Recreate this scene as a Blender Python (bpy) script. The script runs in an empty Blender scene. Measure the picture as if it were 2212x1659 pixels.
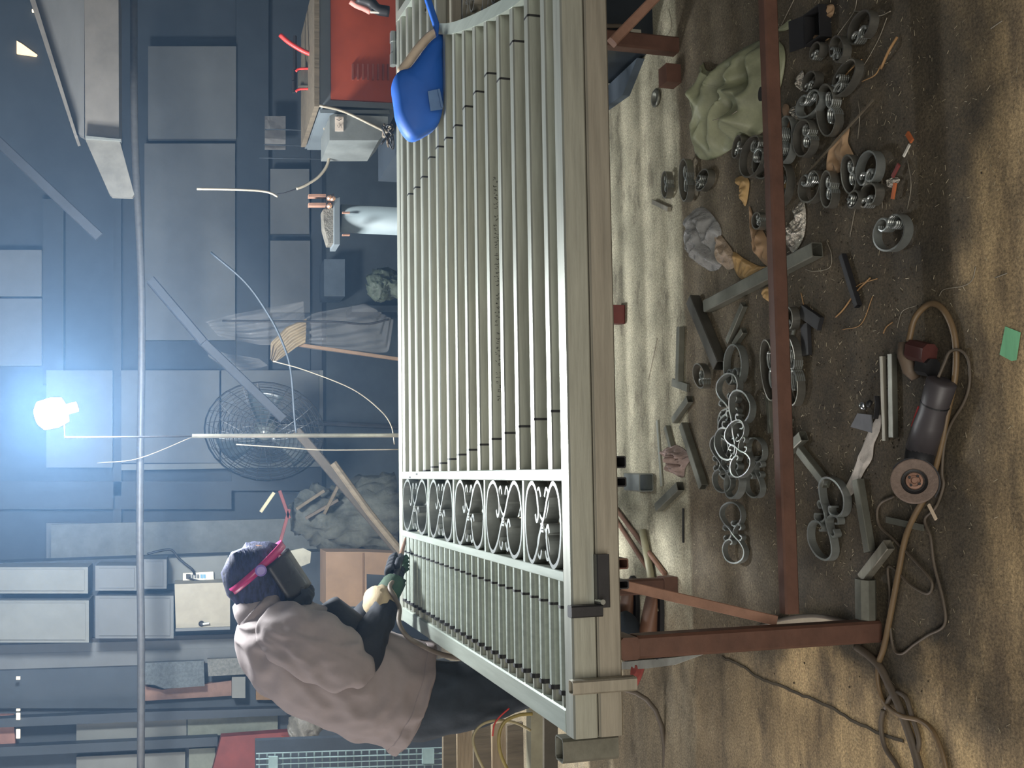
import bpy, math, random
from mathutils import Vector, Matrix, noise
R = math.radians
rnd = random.Random(7)
HAZE = .020
C = bpy.context.scene.collection
SC = bpy.context.scene

# ---------------------------------------------------------------- camera, world, lights, exposure
FPX = 2345.5; PITCH, YAW, ROLL = R(16.34), R(4.774), R(0.46)
CAM = Vector((0, 0, 1.6))
F_ = Vector((math.sin(YAW)*math.cos(PITCH), math.cos(YAW)*math.cos(PITCH), -math.sin(PITCH)))
R0 = Vector((math.cos(YAW), -math.sin(YAW), 0)); U0 = R0.cross(F_)
U_ = U0*math.cos(ROLL) - R0*math.sin(ROLL); R_ = R0*math.cos(ROLL) + U0*math.sin(ROLL)
cd = bpy.data.cameras.new('camera'); cam = bpy.data.objects.new('camera', cd); C.objects.link(cam)
cd.sensor_width = 36; cd.lens = FPX/2212*36; cd.clip_start = .05
ax, ay = -U_, R_          # the photograph was taken with the phone turned on its side
m = Matrix((ax, ay, -F_)).transposed().to_4x4(); m.translation = CAM
cam.matrix_world = m; SC.camera = cam
SC.view_settings.view_transform = 'Standard'; SC.view_settings.look = 'None'
SC.view_settings.gamma = 1; SC.view_settings.exposure = 0.5
SC.view_settings.use_curve_mapping = False

w = bpy.data.worlds.new('world'); SC.world = w; w.use_nodes = True
w.node_tree.nodes['Background'].inputs[0].default_value = (.86, .92, 1, 1)
w.node_tree.nodes['Background'].inputs[1].default_value = .30

def area(name, loc, target, sx, sy, power, col):
    d = bpy.data.lights.new(name, 'AREA'); d.shape = 'RECTANGLE'; d.size = sx; d.size_y = sy
    d.energy = power; d.color = col
    o = bpy.data.objects.new(name, d); C.objects.link(o); o.location = loc
    o.rotation_euler = (Vector(target)-Vector(loc)).to_track_quat('-Z', 'Y').to_euler(); return o
# soft fill light added behind the camera, at the unseen open front
area('front_fill', (-1.2, -3.0, 2.3), (0, 4, .5), 5, 2.4, 150, (1, .94, .84))
# daylight from the doorway in the left wall
area('daylight_left_door', (-4.6, 4.3, 2.1), (0, 3.8, .9), 1.8, 1.8, 95, (1, .95, .95))

def ray(px, py):
    u = 1659-py; v = px
    return (F_*FPX + R_*(u-829.5) - U_*(v-1106)).normalized()
def atz(px, py, z=0): d = ray(px, py); return CAM + d*((z-CAM.z)/d.z)
def aty(px, py, Y): d = ray(px, py); return CAM + d*(Y/d.y)
def atx(px, py, X): d = ray(px, py); return CAM + d*(X/d.x)
def mpp(Y): return Y*1.03/FPX      # metres per photo pixel at distance Y

# ---------------------------------------------------------------- materials
def lin(c): return tuple(((x/255)/12.92 if x/255 <= .04045 else ((x/255+.055)/1.055)**2.4) for x in c)
MT = {}
def mat(name, rgb, rough=.6, metal=0, var=.25, scale=8, bump=.15, stretch=(1, 1, 1), tint=None, **kw):
    if name in MT: return MT[name]
    mt = bpy.data.materials.new(name); mt.use_nodes = True; nt = mt.node_tree; b = nt.nodes['Principled BSDF']
    N = nt.nodes.new; L = nt.links.new
    tc = N('ShaderNodeTexCoord'); mp = N('ShaderNodeMapping'); mp.inputs['Scale'].default_value = stretch
    L(tc.outputs['Object'], mp.inputs[0])
    n = N('ShaderNodeTexNoise'); n.inputs['Scale'].default_value = scale; n.inputs['Detail'].default_value = 6
    n.inputs['Roughness'].default_value = .65; L(mp.outputs[0], n.inputs['Vector'])
    c = lin(rgb); cr = N('ShaderNodeValToRGB'); L(n.outputs['Fac'], cr.inputs[0])
    t = lin(tint) if tint else [min(1, x*(1+var)) for x in c]
    cr.color_ramp.elements[0].position = .3; cr.color_ramp.elements[0].color = (*[x*(1-var) for x in c], 1)
    cr.color_ramp.elements[1].position = .72; cr.color_ramp.elements[1].color = (*t, 1)
    L(cr.outputs[0], b.inputs['Base Color'])
    b.inputs['Roughness'].default_value = rough; b.inputs['Metallic'].default_value = metal
    if bump:
        bp = N('ShaderNodeBump'); bp.inputs['Strength'].default_value = bump; bp.inputs['Distance'].default_value = .01
        L(n.outputs['Fac'], bp.inputs['Height']); L(bp.outputs[0], b.inputs['Normal'])
    if kw.get('trans'): b.inputs['Transmission Weight'].default_value = kw['trans']
    if kw.get('alpha'): b.inputs['Alpha'].default_value = kw['alpha']
    if kw.get('emit'):
        b.inputs['Emission Color'].default_value = (*lin(kw.get('ecol', rgb)), 1); b.inputs['Emission Strength'].default_value = kw['emit']
    MT[name] = mt; return mt
galv = mat('galvanised_steel', (160, 162, 151), .38, .55, .2, 14, .06, (.25, 4, 4))
galvx = mat('galvanised_cross', (164, 172, 162), .36, .5, .14, 14, .06, (4, .25, 4))
galvd = mat('galvanised_dull', (150, 145, 132), .45, .55, .2, 14, .06, (.25, 4, 4))
scrollm = mat('bright_scroll_steel', (150, 154, 150), .34, .7, .15, 20, .05)
scrolld = mat('dull_scroll_steel', (134, 132, 124), .34, .8, .2, 20, .05)
offcut = mat('grey_tube_steel', (112, 112, 102), .42, .5, .25, 16, .08)
rust = mat('red_oxide_paint', (88, 60, 48), .6, .1, .25, 12, .2)
rustl = mat('worn_oxide_paint', (138, 104, 86), .6, .1, .25, 12, .2)
black = mat('black_rubber', (24, 24, 26), .55)
darkm = mat('dark_steel', (44, 44, 46), .5, .3)
panel = mat('grey_sheet_panel', (98, 102, 104), .6, .1, .14, 3, .05)
panell = mat('pale_sheet_panel', (112, 115, 112), .6, .05, .12, 5, .05)
panelw = mat('white_painted_board', (156, 151, 136), .7, 0, .12, 9, .1)
stud = mat('dark_grey_frame', (54, 62, 70), .6, .1, .15, 4, .1)
wallm = mat('dark_cladding', (60, 68, 76), .7, 0, .2, 2, .1)
steelg = mat('grey_painted_steel', (98, 98, 96), .55, .1, .12, 3, .1, (1, 1, 4))
redp = mat('orange_red_enamel', (144, 60, 36), .5, 0, .14, 5, .05)
cab = mat('grey_enamel', (98, 106, 110), .5, .1, .1, 4, .05)
blue = mat('blue_plastic', (24, 84, 168), .62, 0, .12, 6, .03)
cream = mat('cream_fibre', (206, 186, 160), .8)
jacket = mat('grey_work_cotton', (130, 120, 118), .85, 0, .1, 9, .25)
dsleeve = mat('black_cotton', (26, 30, 38), .85, 0, .25, 12, .3)
trouser = mat('dark_denim', (40, 48, 56), .85, 0, .25, 14, .3)
wrap = mat('blue_checked_wrap', (16, 18, 30), .75, 0, .6, 26, .5, (1, 1, 3), tint=(56, 62, 100))
skin = mat('brown_skin', (118, 84, 64), .55, 0, .12, 8, .1)
pink = mat('magenta_band', (160, 44, 96), .3, 0, .2, 14, .1)
lilac = mat('lilac_plastic', (130, 110, 175), .35)
glovem = mat('green_glove', (38, 62, 42), .8, 0, .4, 20, .4)
cuffm = mat('cream_glove_cuff', (150, 134, 106), .85, 0, .15, 20, .4)
cardb = mat('cardboard', (116, 94, 74), .85, 0, .15, 6, .1)
leafm = mat('brown_leaf', (150, 122, 92), .75, 0, .2, 14, .2)
leafy = mat('ochre_leaf', (172, 140, 92), .75, 0, .25, 14, .2)
tarp = mat('olive_tarpaulin', (136, 138, 110), .5, 0, .3, 9, .5)
hosem = mat('tan_rubber_hose', (108, 88, 62), .5, 0, .2, 12, .1)
cordm = mat('grey_brown_cord', (84, 74, 62), .6, 0, .2, 12, .1)
wirem = mat('pale_wire', (150, 142, 126), .4, .4)
twigm = mat('dry_stalk', (150, 116, 76), .8)
whitep = mat('white_plastic', (214, 210, 198), .45)
redpl = mat('red_plastic', (190, 54, 50), .45)
redd = mat('dull_red_paint', (112, 52, 48), .6)
green = mat('green_tape', (116, 184, 136), .6, 0, .2, 40, .2, (.1, 1, 1))
clear = mat('clear_film', (170, 170, 170), .14, 0, .1, 12, .9, alpha=.16)
wood = mat('grey_timber', (96, 86, 70), .8, 0, .3, 10, .3, (4, 4, .4))
disc = mat('grinding_disc', (112, 96, 86), .7, 0, .2, 90, .4)
gbody = mat('dark_grey_casing', (66, 62, 64), .45, 0, .12, 10, .05)
foilm = mat('crushed_foil', (190, 184, 172), .22, .9, .2, 40, 1)
stonem = mat('white_chipped_strip', (188, 180, 170), .8, 0, .2, 30, .5)
meshm = mat('pale_teal_wire', (120, 140, 142), .5, .1)
bluebox = mat('slate_blue_paint', (66, 76, 86), .75)
yel = mat('ochre_sheet', (118, 104, 80), .7, 0, .3, 8, .3)

# ---------------------------------------------------------------- mesh helpers
class MB:
    def __init__(s): s.v = []; s.f = []
    def add(s, vs, fs): k = len(s.v); s.v += [Vector(x) for x in vs]; s.f += [tuple(i+k for i in f) for f in fs]; return s
    def hexa(s, a): return s.add(a, [(0, 3, 2, 1), (4, 5, 6, 7), (0, 1, 5, 4), (1, 2, 6, 5), (2, 3, 7, 6), (3, 0, 4, 7)])
    def box(s, lo, hi):
        x0, y0, z0 = lo; x1, y1, z1 = hi
        return s.hexa([(x0, y0, z0), (x1, y0, z0), (x1, y1, z0), (x0, y1, z0), (x0, y0, z1), (x1, y0, z1), (x1, y1, z1), (x0, y1, z1)])
    def beam(s, a, b, w, h, up=(0, 0, 1), hollow=0, ch=.12):
        a, b = Vector(a), Vector(b); t = (b-a).normalized(); sd = t.cross(Vector(up)).normalized(); u = sd.cross(t)
        def ring(c, w, h, k=ch):
            q = min(w, h)*k; o = []
            for sx, sy in ((1, 1), (-1, 1), (-1, -1), (1, -1)):
                p1 = (sx*(w/2-q), sy*h/2); p2 = (sx*w/2, sy*(h/2-q))
                o += [p1, p2] if sx*sy < 0 else [p2, p1]
            return [c+sd*x+u*y for x, y in o]
        n = 8; A = ring(a, w, h); B = ring(b, w, h)
        if not hollow:
            return s.add(A+B, [(i, (i+1) % n, n+(i+1) % n, n+i) for i in range(n)]+[tuple(range(n))[::-1], tuple(range(n, 2*n))])
        g = hollow; A2 = ring(a, w-2*g, h-2*g); B2 = ring(b, w-2*g, h-2*g)
        fs = []
        for i in range(n):
            j = (i+1) % n
            fs += [(i, j, n+j, n+i), (2*n+j, 2*n+i, 3*n+i, 3*n+j), (j, i, 2*n+i, 2*n+j), (n+i, n+j, 3*n+j, 3*n+i)]
        return s.add(A+B+A2+B2, fs)
    def tube(s, pts, r, n=8, closed=False):
        pts = [Vector(p) for p in pts]; k = len(pts); rs = r if isinstance(r, (list, tuple)) else [r]*k
        prev = None; vs = []
        for i, p in enumerate(pts):
            t = (pts[(i+1) % k]-pts[i-1]) if closed else (pts[min(i+1, k-1)]-pts[max(i-1, 0)])
            t.normalize() if t.length > 1e-9 else None
            if prev is None: prev = t.orthogonal().normalized()
            prev = (prev - t*prev.dot(t)); prev = prev.normalized() if prev.length > 1e-6 else t.orthogonal().normalized()
            q = t.cross(prev)
            vs += [p+(prev*math.cos(2*math.pi*j/n)+q*math.sin(2*math.pi*j/n))*rs[i] for j in range(n)]
        fs = [(i*n+j, i*n+(j+1) % n, ((i+1) % k)*n+(j+1) % n, ((i+1) % k)*n+j) for i in range(k if closed else k-1) for j in range(n)]
        if not closed: fs += [tuple(range(n))[::-1], tuple(range((k-1)*n, k*n))]
        return s.add(vs, fs)
    def ribbon(s, pts, h, t, up=(0, 0, 1), closed=False):   # flat bar on edge bent along a curve
        pts = [Vector(p) for p in pts]; up = Vector(up).normalized(); k = len(pts); vs = []
        for i, p in enumerate(pts):
            d = (pts[(i+1) % k]-pts[i-1]) if closed else (pts[min(i+1, k-1)]-pts[max(i-1, 0)])
            sd = d.cross(up); sd = sd.normalized() if sd.length > 1e-9 else Vector((1, 0, 0))
            vs += [p+sd*t/2-up*h/2, p+sd*t/2+up*h/2, p-sd*t/2+up*h/2, p-sd*t/2-up*h/2]
        fs = [(i*4+j, i*4+(j+1) % 4, ((i+1) % k)*4+(j+1) % 4, ((i+1) % k)*4+j) for i in range(k if closed else k-1) for j in range(4)]
        if not closed: fs += [(3, 2, 1, 0), tuple((k-1)*4+j for j in range(4))]
        return s.add(vs, fs)
    def lathe(s, c, axis, prof, n=24):      # prof: (distance along axis, radius)
        c = Vector(c); a = Vector(axis).normalized(); p = a.orthogonal().normalized(); q = a.cross(p); vs = []
        for d, r in prof: vs += [c+a*d+(p*math.cos(2*math.pi*j/n)+q*math.sin(2*math.pi*j/n))*max(r, 1e-4) for j in range(n)]
        k = len(prof)
        return s.add(vs, [(i*n+j, i*n+(j+1) % n, (i+1)*n+(j+1) % n, (i+1)*n+j) for i in range(k-1) for j in range(n)]+[tuple(range(n))[::-1], tuple(range((k-1)*n, k*n))])
    def prism(s, poly, off):
        poly = [Vector(p) for p in poly]; n = len(poly); off = Vector(off)
        return s.add(poly+[p+off for p in poly], [tuple(range(n)), tuple(range(n, 2*n))[::-1]]+[(i, n+i, n+(i+1) % n, (i+1) % n) for i in range(n)])
    def limb(s, rings, n=28, wr=0.0, wf=9, seed=0, B=(0, 1, 0)):  # rings: (centre, r in plane, r in depth)
        if wr > .015:
            ext = crom([Vector(r[0]) for r in rings], 5); rr_ = crom([Vector((r[1], r[2], 0)) for r in rings], 5)
            rings = [(p, max(.004, q.x), max(.004, q.y)) for p, q in zip(ext, rr_)]; n = max(n, 64)
        k = len(rings); cs = [Vector(r[0]) for r in rings]; B = Vector(B); vs = []
        for i, (c, r1, r2) in enumerate(rings):
            c = Vector(c); t = (cs[min(i+1, k-1)]-cs[max(i-1, 0)]).normalized(); n1 = t.cross(B).normalized(); n2 = n1.cross(t).normalized()
            for j in range(n):
                a = 2*math.pi*j/n; d = n1*math.cos(a)*r1+n2*math.sin(a)*r2
                p = c+d
                if wr:
                    w1 = noise.noise(p*wf*.55+Vector((seed, 0, 0))); q_ = p+Vector((w1, 0, w1))*.12
                    w2 = 1-abs(noise.noise(Vector((q_.x+q_.z*.6, q_.y*.7, q_.z-q_.x*.8))*wf*1.5+Vector((seed, 5, 0))))*3.2
                    p += d.normalized()*wr*(w1*.7+.45*max(-.4, w2))
                vs.append(p)
        return s.add(vs, [(i*n+j, i*n+(j+1) % n, (i+1)*n+(j+1) % n, (i+1)*n+j) for i in range(k-1) for j in range(n)]+[tuple(range(n))[::-1], tuple(range((k-1)*n, k*n))])
    def grid(s, fn, nu, nv, th=0):
        vs = [Vector(fn(i/nu, j/nv)) for i in range(nu+1) for j in range(nv+1)]; W = nv+1
        fs = [(i*W+j, (i+1)*W+j, (i+1)*W+j+1, i*W+j+1) for i in range(nu) for j in range(nv)]
        return s.add(vs, fs)
    def build(s, name, mt, parent=None, smooth=False, mods=()):
        me = bpy.data.meshes.new(name); me.from_pydata([tuple(x) for x in s.v], [], s.f); me.materials.append(mt); me.update()
        o = bpy.data.objects.new(name, me); C.objects.link(o)
        if smooth:
            for p in me.polygons: p.use_smooth = True
        for kind, val in mods:
            if kind == 'sub': md = o.modifiers.new('sub', 'SUBSURF'); md.levels = md.render_levels = val
            if kind == 'solid': md = o.modifiers.new('solid', 'SOLIDIFY'); md.thickness = val
            if kind == 'bev': md = o.modifiers.new('bev', 'BEVEL'); md.width = val; md.segments = 2
        if parent: o.parent = parent; o.matrix_parent_inverse = Matrix.Identity(4) if parent.parent else Matrix.Translation(-parent.location)
        return o
def tag(o, label=None, cat=None, group=None, kind=None):
    if label: o['label'] = label
    if cat: o['category'] = cat
    if group: o['group'] = group
    if kind: o['kind'] = kind
    return o
def empty(name, loc, label, cat, group=None):
    o = bpy.data.objects.new(name, None); C.objects.link(o); o.location = loc; o.empty_display_size = .1
    return tag(o, label, cat, group)
def struct(name, mb, mt): return tag(mb.build(name, mt), kind='structure')
def crom(pts, k=6, closed=False):
    P = [Vector(p) for p in pts]; n = len(P); o = []
    rng = range(n if closed else n-1)
    for i in rng:
        p0 = P[i-1] if (closed or i > 0) else P[0]*2-P[1]; p1 = P[i]; p2 = P[(i+1) % n]
        p3 = P[(i+2) % n] if (closed or i+2 < n) else P[-1]*2-P[-2]
        for j in range(k):
            t = j/k
            o.append(.5*((2*p1)+(p2-p0)*t+(2*p0-5*p1+4*p2-p3)*t*t+(3*p1-p0-3*p2+p3)*t**3))
    if not closed: o.append(P[-1])
    return o
def slab(pts, Y, th):    # an outline standing at distance Y with real thickness
    return MB().prism([aty(x, y, Y) for x, y in pts], (0, th, 0))
def rect(x0, y0, x1, y1): return [(x0, y0), (x1, y0), (x1, y1), (x0, y1)]

# ---------------------------------------------------------------- the setting
def floor_mat():
    mt = bpy.data.materials.new('workshop_floor'); mt.use_nodes = True; nt = mt.node_tree; b = nt.nodes['Principled BSDF']
    N = nt.nodes.new; L = nt.links.new
    g = N('ShaderNodeNewGeometry'); P = g.outputs['Position']
    def nz(sc, det=8, ro=.6, st=(1, 1, 1)):
        mp = N('ShaderNodeMapping'); mp.inputs['Scale'].default_value = st; L(P, mp.inputs[0])
        n = N('ShaderNodeTexNoise'); n.inputs['Scale'].default_value = sc; n.inputs['Detail'].default_value = det; n.inputs['Roughness'].default_value = ro
        L(mp.outputs[0], n.inputs['Vector']); return n.outputs['Fac']
    def ramp(f, a, c0, bb, c1):
        r = N('ShaderNodeValToRGB'); L(f, r.inputs[0]); e = r.color_ramp.elements
        e[0].position = a; e[0].color = (*c0, 1); e[1].position = bb; e[1].color = (*c1, 1); return r.outputs[0]
    def mix(f, a, c):
        m_ = N('ShaderNodeMix'); m_.data_type = 'RGBA'; L(f, m_.inputs[0]); L(a, m_.inputs[6]); L(c, m_.inputs[7]); return m_.outputs[2]
    def math_(op, a, c):
        m_ = N('ShaderNodeMath'); m_.operation = op
        for i, x in enumerate((a, c)):
            if isinstance(x, (int, float)): m_.inputs[i].default_value = x
            else: L(x, m_.inputs[i])
        return m_.outputs[0]
    def step(f, a, bb):
        r = N('ShaderNodeMapRange'); r.interpolation_type = 'SMOOTHSTEP'; L(f, r.inputs[0]); r.inputs[1].default_value = a; r.inputs[2].default_value = bb; return r.outputs[0]
    sx = N('ShaderNodeSeparateXYZ'); L(P, sx.inputs[0]); X, Y = sx.outputs[0], sx.outputs[1]
    conc = ramp(nz(5), .35, lin((146, 141, 120)), .7, lin((198, 190, 164)))
    dirt = ramp(nz(7), .3, lin((50, 45, 36)), .75, lin((96, 85, 66)))
    tan = ramp(nz(3.2, 8, .65, (.5, 1.9, 1)), .36, lin((106, 90, 68)), .62, lin((200, 172, 126)))
    big = nz(1.7, 5)
    # tan bare concrete to the left and near the camera, oily dirt in the work area
    d1 = math_('ADD', X, math_('MULTIPLY', math_('SUBTRACT', big, .5), 1.1))
    left = step(d1, -.42, -.62)
    d2 = math_('ADD', Y, math_('MULTIPLY', math_('SUBTRACT', big, .5), .7))
    near = step(d2, 2.02, 1.80)
    base = mix(math_('MAXIMUM', left, math_('MULTIPLY', near, .85)), dirt, tan)
    mid = math_('MULTIPLY', step(d2, 2.62, 3.15), .75)
    base = mix(mid, base, ramp(nz(11, 8, .7), .3, lin((88, 79, 64)), .72, lin((134, 121, 99))))
    d3 = math_('ADD', Y, math_('MULTIPLY', math_('SUBTRACT', nz(9), .5), .05))
    far = math_('MULTIPLY', math_('MULTIPLY', step(d3, SEAM-.01, SEAM+.02), .9), math_('SUBTRACT', 1, math_('MULTIPLY', left, .75)))
    base = mix(far, base, conc)
    # dark spatters and oil marks
    sp = step(nz(13, 10, .8, (.8, 1.6, 1)), .56, .68)
    base = mix(math_('MULTIPLY', sp, .55), base, ramp(nz(30), .3, lin((34, 30, 25)), .8, lin((58, 50, 41))))
    base = mix(math_('MULTIPLY', step(nz(4.5, 9, .75, (.7, 1.5, 1)), .5, .62), .5), base, ramp(nz(20), .3, lin((66, 58, 46)), .8, lin((98, 86, 68))))
    gr = step(nz(150, 6, .8), .3, .72)
    mm = N('ShaderNodeMix'); mm.data_type = 'RGBA'; mm.blend_type = 'OVERLAY'; mm.inputs[0].default_value = .6; L(base, mm.inputs[6]); L(gr, mm.inputs[7])
    L(mm.outputs[2], b.inputs['Base Color']); b.inputs['Roughness'].default_value = .8
    bp = N('ShaderNodeBump'); bp.inputs['Strength'].default_value = .5; bp.inputs['Distance'].default_value = .006
    L(math_('ADD', nz(40, 6, .7), math_('MULTIPLY', nz(7), 2)), bp.inputs['Height']); L(bp.outputs[0], b.inputs['Normal'])
    return mt
SEAM = atz(1480, 700).y
struct('floor', MB().box((-5, -3, -.1), (5, 9, 0)), floor_mat())
struct('wall_back', MB().box((-5, 8.7, 0), (5, 8.85, 4.2)), wallm)
struct('wall_left', MB().box((-5.15, -3, 0), (-5, 8.85, 4.2)), wallm)
struct('wall_right', MB().box((5, -3, 0), (5.15, 8.85, 4.2)), wallm)
struct('ceiling', MB().box((-5.15, -3, 4.2), (5.15, 8.85, 4.3)), wallm)
# crack in the floor slab
cr_ = [(1560, 1420), (1600, 1436), (1640, 1465), (1690, 1483), (1735, 1502), (1790, 1527), (1850, 1560), (1905, 1585), (1950, 1600)]
mb = MB(); pp = crom([atz(x, y, .0015) for x, y in cr_], 5)
pp = [p+Vector((noise.noise(p*60)*.006, noise.noise(p*71)*.006, 0)) for p in pp]
mb.ribbon(pp, .003, .0075); struct('trim_1', mb, mat('crack_filler', (74, 66, 53), .9))

# ---------------------------------------------------------------- the lamp on its pole
bulbm = mat('lamp_glass', (255, 255, 255), .3, emit=160, ecol=(226, 240, 255), bump=0)
LY = 4.62
lp = aty(110, 893, LY); base = aty(862, 941, LY)
pole_top = aty(140, 945, LY)
t = empty('work_lamp', (base.x, LY, 0), 'glaring white bulb lamp on a thin pole behind the gate', 'lamp')
MB().tube([(base.x, LY, .01), aty(415, 942, LY)], .009, 10).build('pole', mat('bright_rod', (200, 196, 180), .3, .7), t)
MB().tube([aty(415, 942, LY), aty(300, 944, LY), pole_top, lp+Vector((-.02, 0, -.05))], .004, 8).build('thin_rod', darkm, t)
MB().lathe((base.x, LY, 0), (0, 0, 1), [(0, .13), (.012, .13), (.02, .03), (.05, .012)]).build('foot', darkm, t)
ax_ = Vector((-.28, 0, 1)).normalized()
MB().lathe(lp-ax_*.062, ax_, [(0, .02), (.012, .05), (.05, .06), (.1, .056), (.118, .03), (.122, .005)], 28).build('bulb', bulbm, t, True)
MB().lathe(lp-ax_*.105, ax_, [(0, .012), (.004, .02), (.042, .022), (.048, .05), (.053, .05)], 20).build('lamp_holder', whitep, t, True)
d = bpy.data.lights.new('lamp_light', 'POINT'); d.energy = 420; d.color = (.93, .97, 1); d.shadow_soft_size = .17
o = bpy.data.objects.new('lamp_light', d); C.objects.link(o); o.location = lp+Vector((0, -.02, -.01)); o.parent = t
o.matrix_parent_inverse = Matrix.Translation(-t.location)

# thin welding smoke hanging in the back half of the workshop
hz = bpy.data.materials.new('smoke_haze'); hz.use_nodes = True; hn = hz.node_tree
for n_ in list(hn.nodes):
    if n_.type != 'OUTPUT_MATERIAL': hn.nodes.remove(n_)
vs_ = hn.nodes.new('ShaderNodeVolumeScatter'); vs_.inputs['Color'].default_value = (.3, .58, 1, 1); vs_.inputs['Density'].default_value = HAZE; vs_.inputs['Anisotropy'].default_value = .35
hn.links.new(vs_.outputs[0], [n_ for n_ in hn.nodes if n_.type == 'OUTPUT_MATERIAL'][0].inputs['Volume'])
tag(MB().box((-4.9, 3.2, .05), (4.9, 8.3, 4.1)).build('smoke_haze', hz), 'thin bluish welding smoke hanging in the back of the workshop', 'smoke', kind='stuff')

# ---------------------------------------------------------------- the gates on the bench
ZT = .7994; YN, YF = 2.286, 4.374; HR = .0587
XE0, XE1, XB0, XB1, XA0, XA1 = -.5855, -.532, -.2511, -.2282, -.0249, .0035
XR = 2.3
BAND = [(1117, 76), (1146, 24), (1112, 118), (1089, 157), (1065, 140), (1042, 176), (1018, 210), (996, 241), (986, 267), (967, 293), (944, 318), (926, 342), (911, 383), (898, 403), (880, 422)]
arc1 = [(948, 62), (965, 62), (985, 58), (1020, 45), (1060, 26), (1100, 4), (1130, -20), (1160, -50)]
arc2 = [(856, 38), (862, 30), (874, 12), (886, -6), (900, -30)]
A1 = crom([atz(x, y, ZT) for x, y in arc1], 6); A2 = crom([atz(x, y, ZT) for x, y in arc2], 6)
def s_scroll(mb, cx, cy, z, sx=1, sy=1, h=.026, t=.006, top=True):
    half = [(-.068, -.020), (-.058, -.004), (-.042, -.012), (-.040, -.04), (-.062, -.078), (-.104, -.094), (-.155, -.068), (-.176, 0), (-.155, .07), (-.108, .094), (-.06, .066), (-.024, .022)]
    pts = half+[(0, 0)]+[(-a, -b) for a, b in half[::-1]]
    mb.ribbon(crom([(cx+b*sx, cy+a*sy, z) for a, b in pts], 6), h, t)
def small_c(mb, cx, cy, z, sx, sy, h, t, sg):
    for s_ in ([1, -1] if sg == 0 else [sg]):
        q = [(.012, .04), (.022, .052), (.036, .046), (.034, .026), (.012, .008), (-.012, .008), (-.034, .026), (-.036, .046), (-.022, .052), (-.012, .04)]
        mb.ribbon(crom([(cx+s_*b*sx, cy+a*sy, z) for a, b in q], 5), h, t)
def make_gate(dz, dy, dx, m1, m2, full):
    z1 = ZT+dz; z0 = z1-HR; zc = (z0+z1)/2
    root = empty('steel_gate', (XE0+dx, YN+dy, z0),
                 'upper galvanised gate leaf lying flat on the bench, clamped at its front corner' if full else 'lower galvanised gate leaf lying directly under the upper one', 'gate', 'gate leaves stacked on the bench')
    def bm(a, b, w_, h_, nm, m_, **k):
        return MB().beam(a, b, w_, h_, **k).build(nm, m_, root)
    yn, yf = YN+dy, YF+dy
    bm((XE0+dx-.0, yn+.028, zc), (XR, yn+.028, zc), .056, HR-.002, 'front_rail', m1, ch=.07)
    bm((XE0+dx-.0, yf-.028, zc), (XR, yf-.028, zc), .056, HR-.002, 'back_rail', m1, ch=.07)
    bm(((XE0+XE1)/2+dx, yn+.057, zc), ((XE0+XE1)/2+dx, yf-.057, zc), XE1-XE0, HR-.002, 'end_rail', m2, ch=.07)
    for a, b in ((XB0, XB1), (XA0, XA1)):
        bm(((a+b)/2+dx, yn+.057, z1-.022), ((a+b)/2+dx, yf-.057, z1-.022), b-a, .040, 'cross_rail', m2, ch=.07)
    y0, dp = 4.1214, .1322
    for i in range(15):
        y = y0-dp*(i if i < 14 else -1)+dy+(0 if full else .02)
        xe = XR-.02
        for A in (A1, A2):
            for p, q in zip(A, A[1:]):
                if min(p.y, q.y) <= y < max(p.y, q.y): xe = min(p.x, q.x)+.02
        pk = bm((XA1+dx, y+.019, z1-.021), (xe, y+.019, z1-.021), .036, .038, 'picket', m1, ch=.1)
        if full and i < 14:
            bx_ = [atz(a, b, ZT) for a, b in BAND]; best = [p.x for p in bx_ if abs(p.y-(y+.0)) < .075][:1]
            for xb in [.115+.075*(13-i)/13*0-.012*(13-i)+.02]+best:
                if xb < xe: MB().beam((xb, y+.019, z1-.0212), (xb+.006, y+.019, z1-.0212), .0375, .0395).build('joint_band', black, pk)
    n = 27
    for i in range(n):
        y = yn+.09+(yf-yn-.17)*i/(n-1)
        pk = bm((XE1+dx+.035, y, z1-.017), (XB0+dx, y, z1-.017), .026, .028, 'short_picket', m2, ch=.25)
        if full:
            MB().beam((XE1+dx, y, z1-.018), (XE1+dx+.026, y, z1-.018), .02, .022, ch=.25).build('spigot', galv, pk)
            MB().beam((XE1+dx+.026, y, z1-.017), (XE1+dx+.036, y, z1-.017), .031, .033, ch=.2).build('collar', black, pk)
            MB().beam((XB0+dx-.062, y, z1-.017), (XB0+dx-.056, y, z1-.017), .0275, .0295, ch=.2).build('joint_band', black, pk)
    ys = [yf-.056]+[atz(v, 1090, ZT).y+dy for v in (922.7, 977.7, 1044.7, 1128)]+[yn+.056]
    for i in range(5):
        ya, yb = ys[i], ys[i+1]; cy = (ya+yb)/2; L_ = ya-yb
        if i: bm((XB1+dx, ya, z1-.02), (XA0+dx, ya, z1-.02), .022, .034, 'panel_divider', m2, ch=.15)
        mb = MB(); sy_ = (L_-.02)/.365
        s_scroll(mb, (XB1+XA0)/2+dx, cy, z1-.022, -1.03, -sy_, .038, .010)
        sc = mb.build('scroll_strap', scrollm, root)
        mb = MB(); small_c(mb, (XB1+XA0)/2+dx, cy, z1-.022, 1.6, 1.2, .034, .008, 0); mb.build('small_curl', scrollm, sc)
        cx = (XB1+XA0)/2+dx
        mb = MB()
        for k in (-1, 0, 1): mb.box((cx-.010+k*.008-.003, cy-.012, z1-.038), (cx-.010+k*.008+.003, cy+.012, z1-.002))
        mb.build('collar', scrollm, sc)
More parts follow.
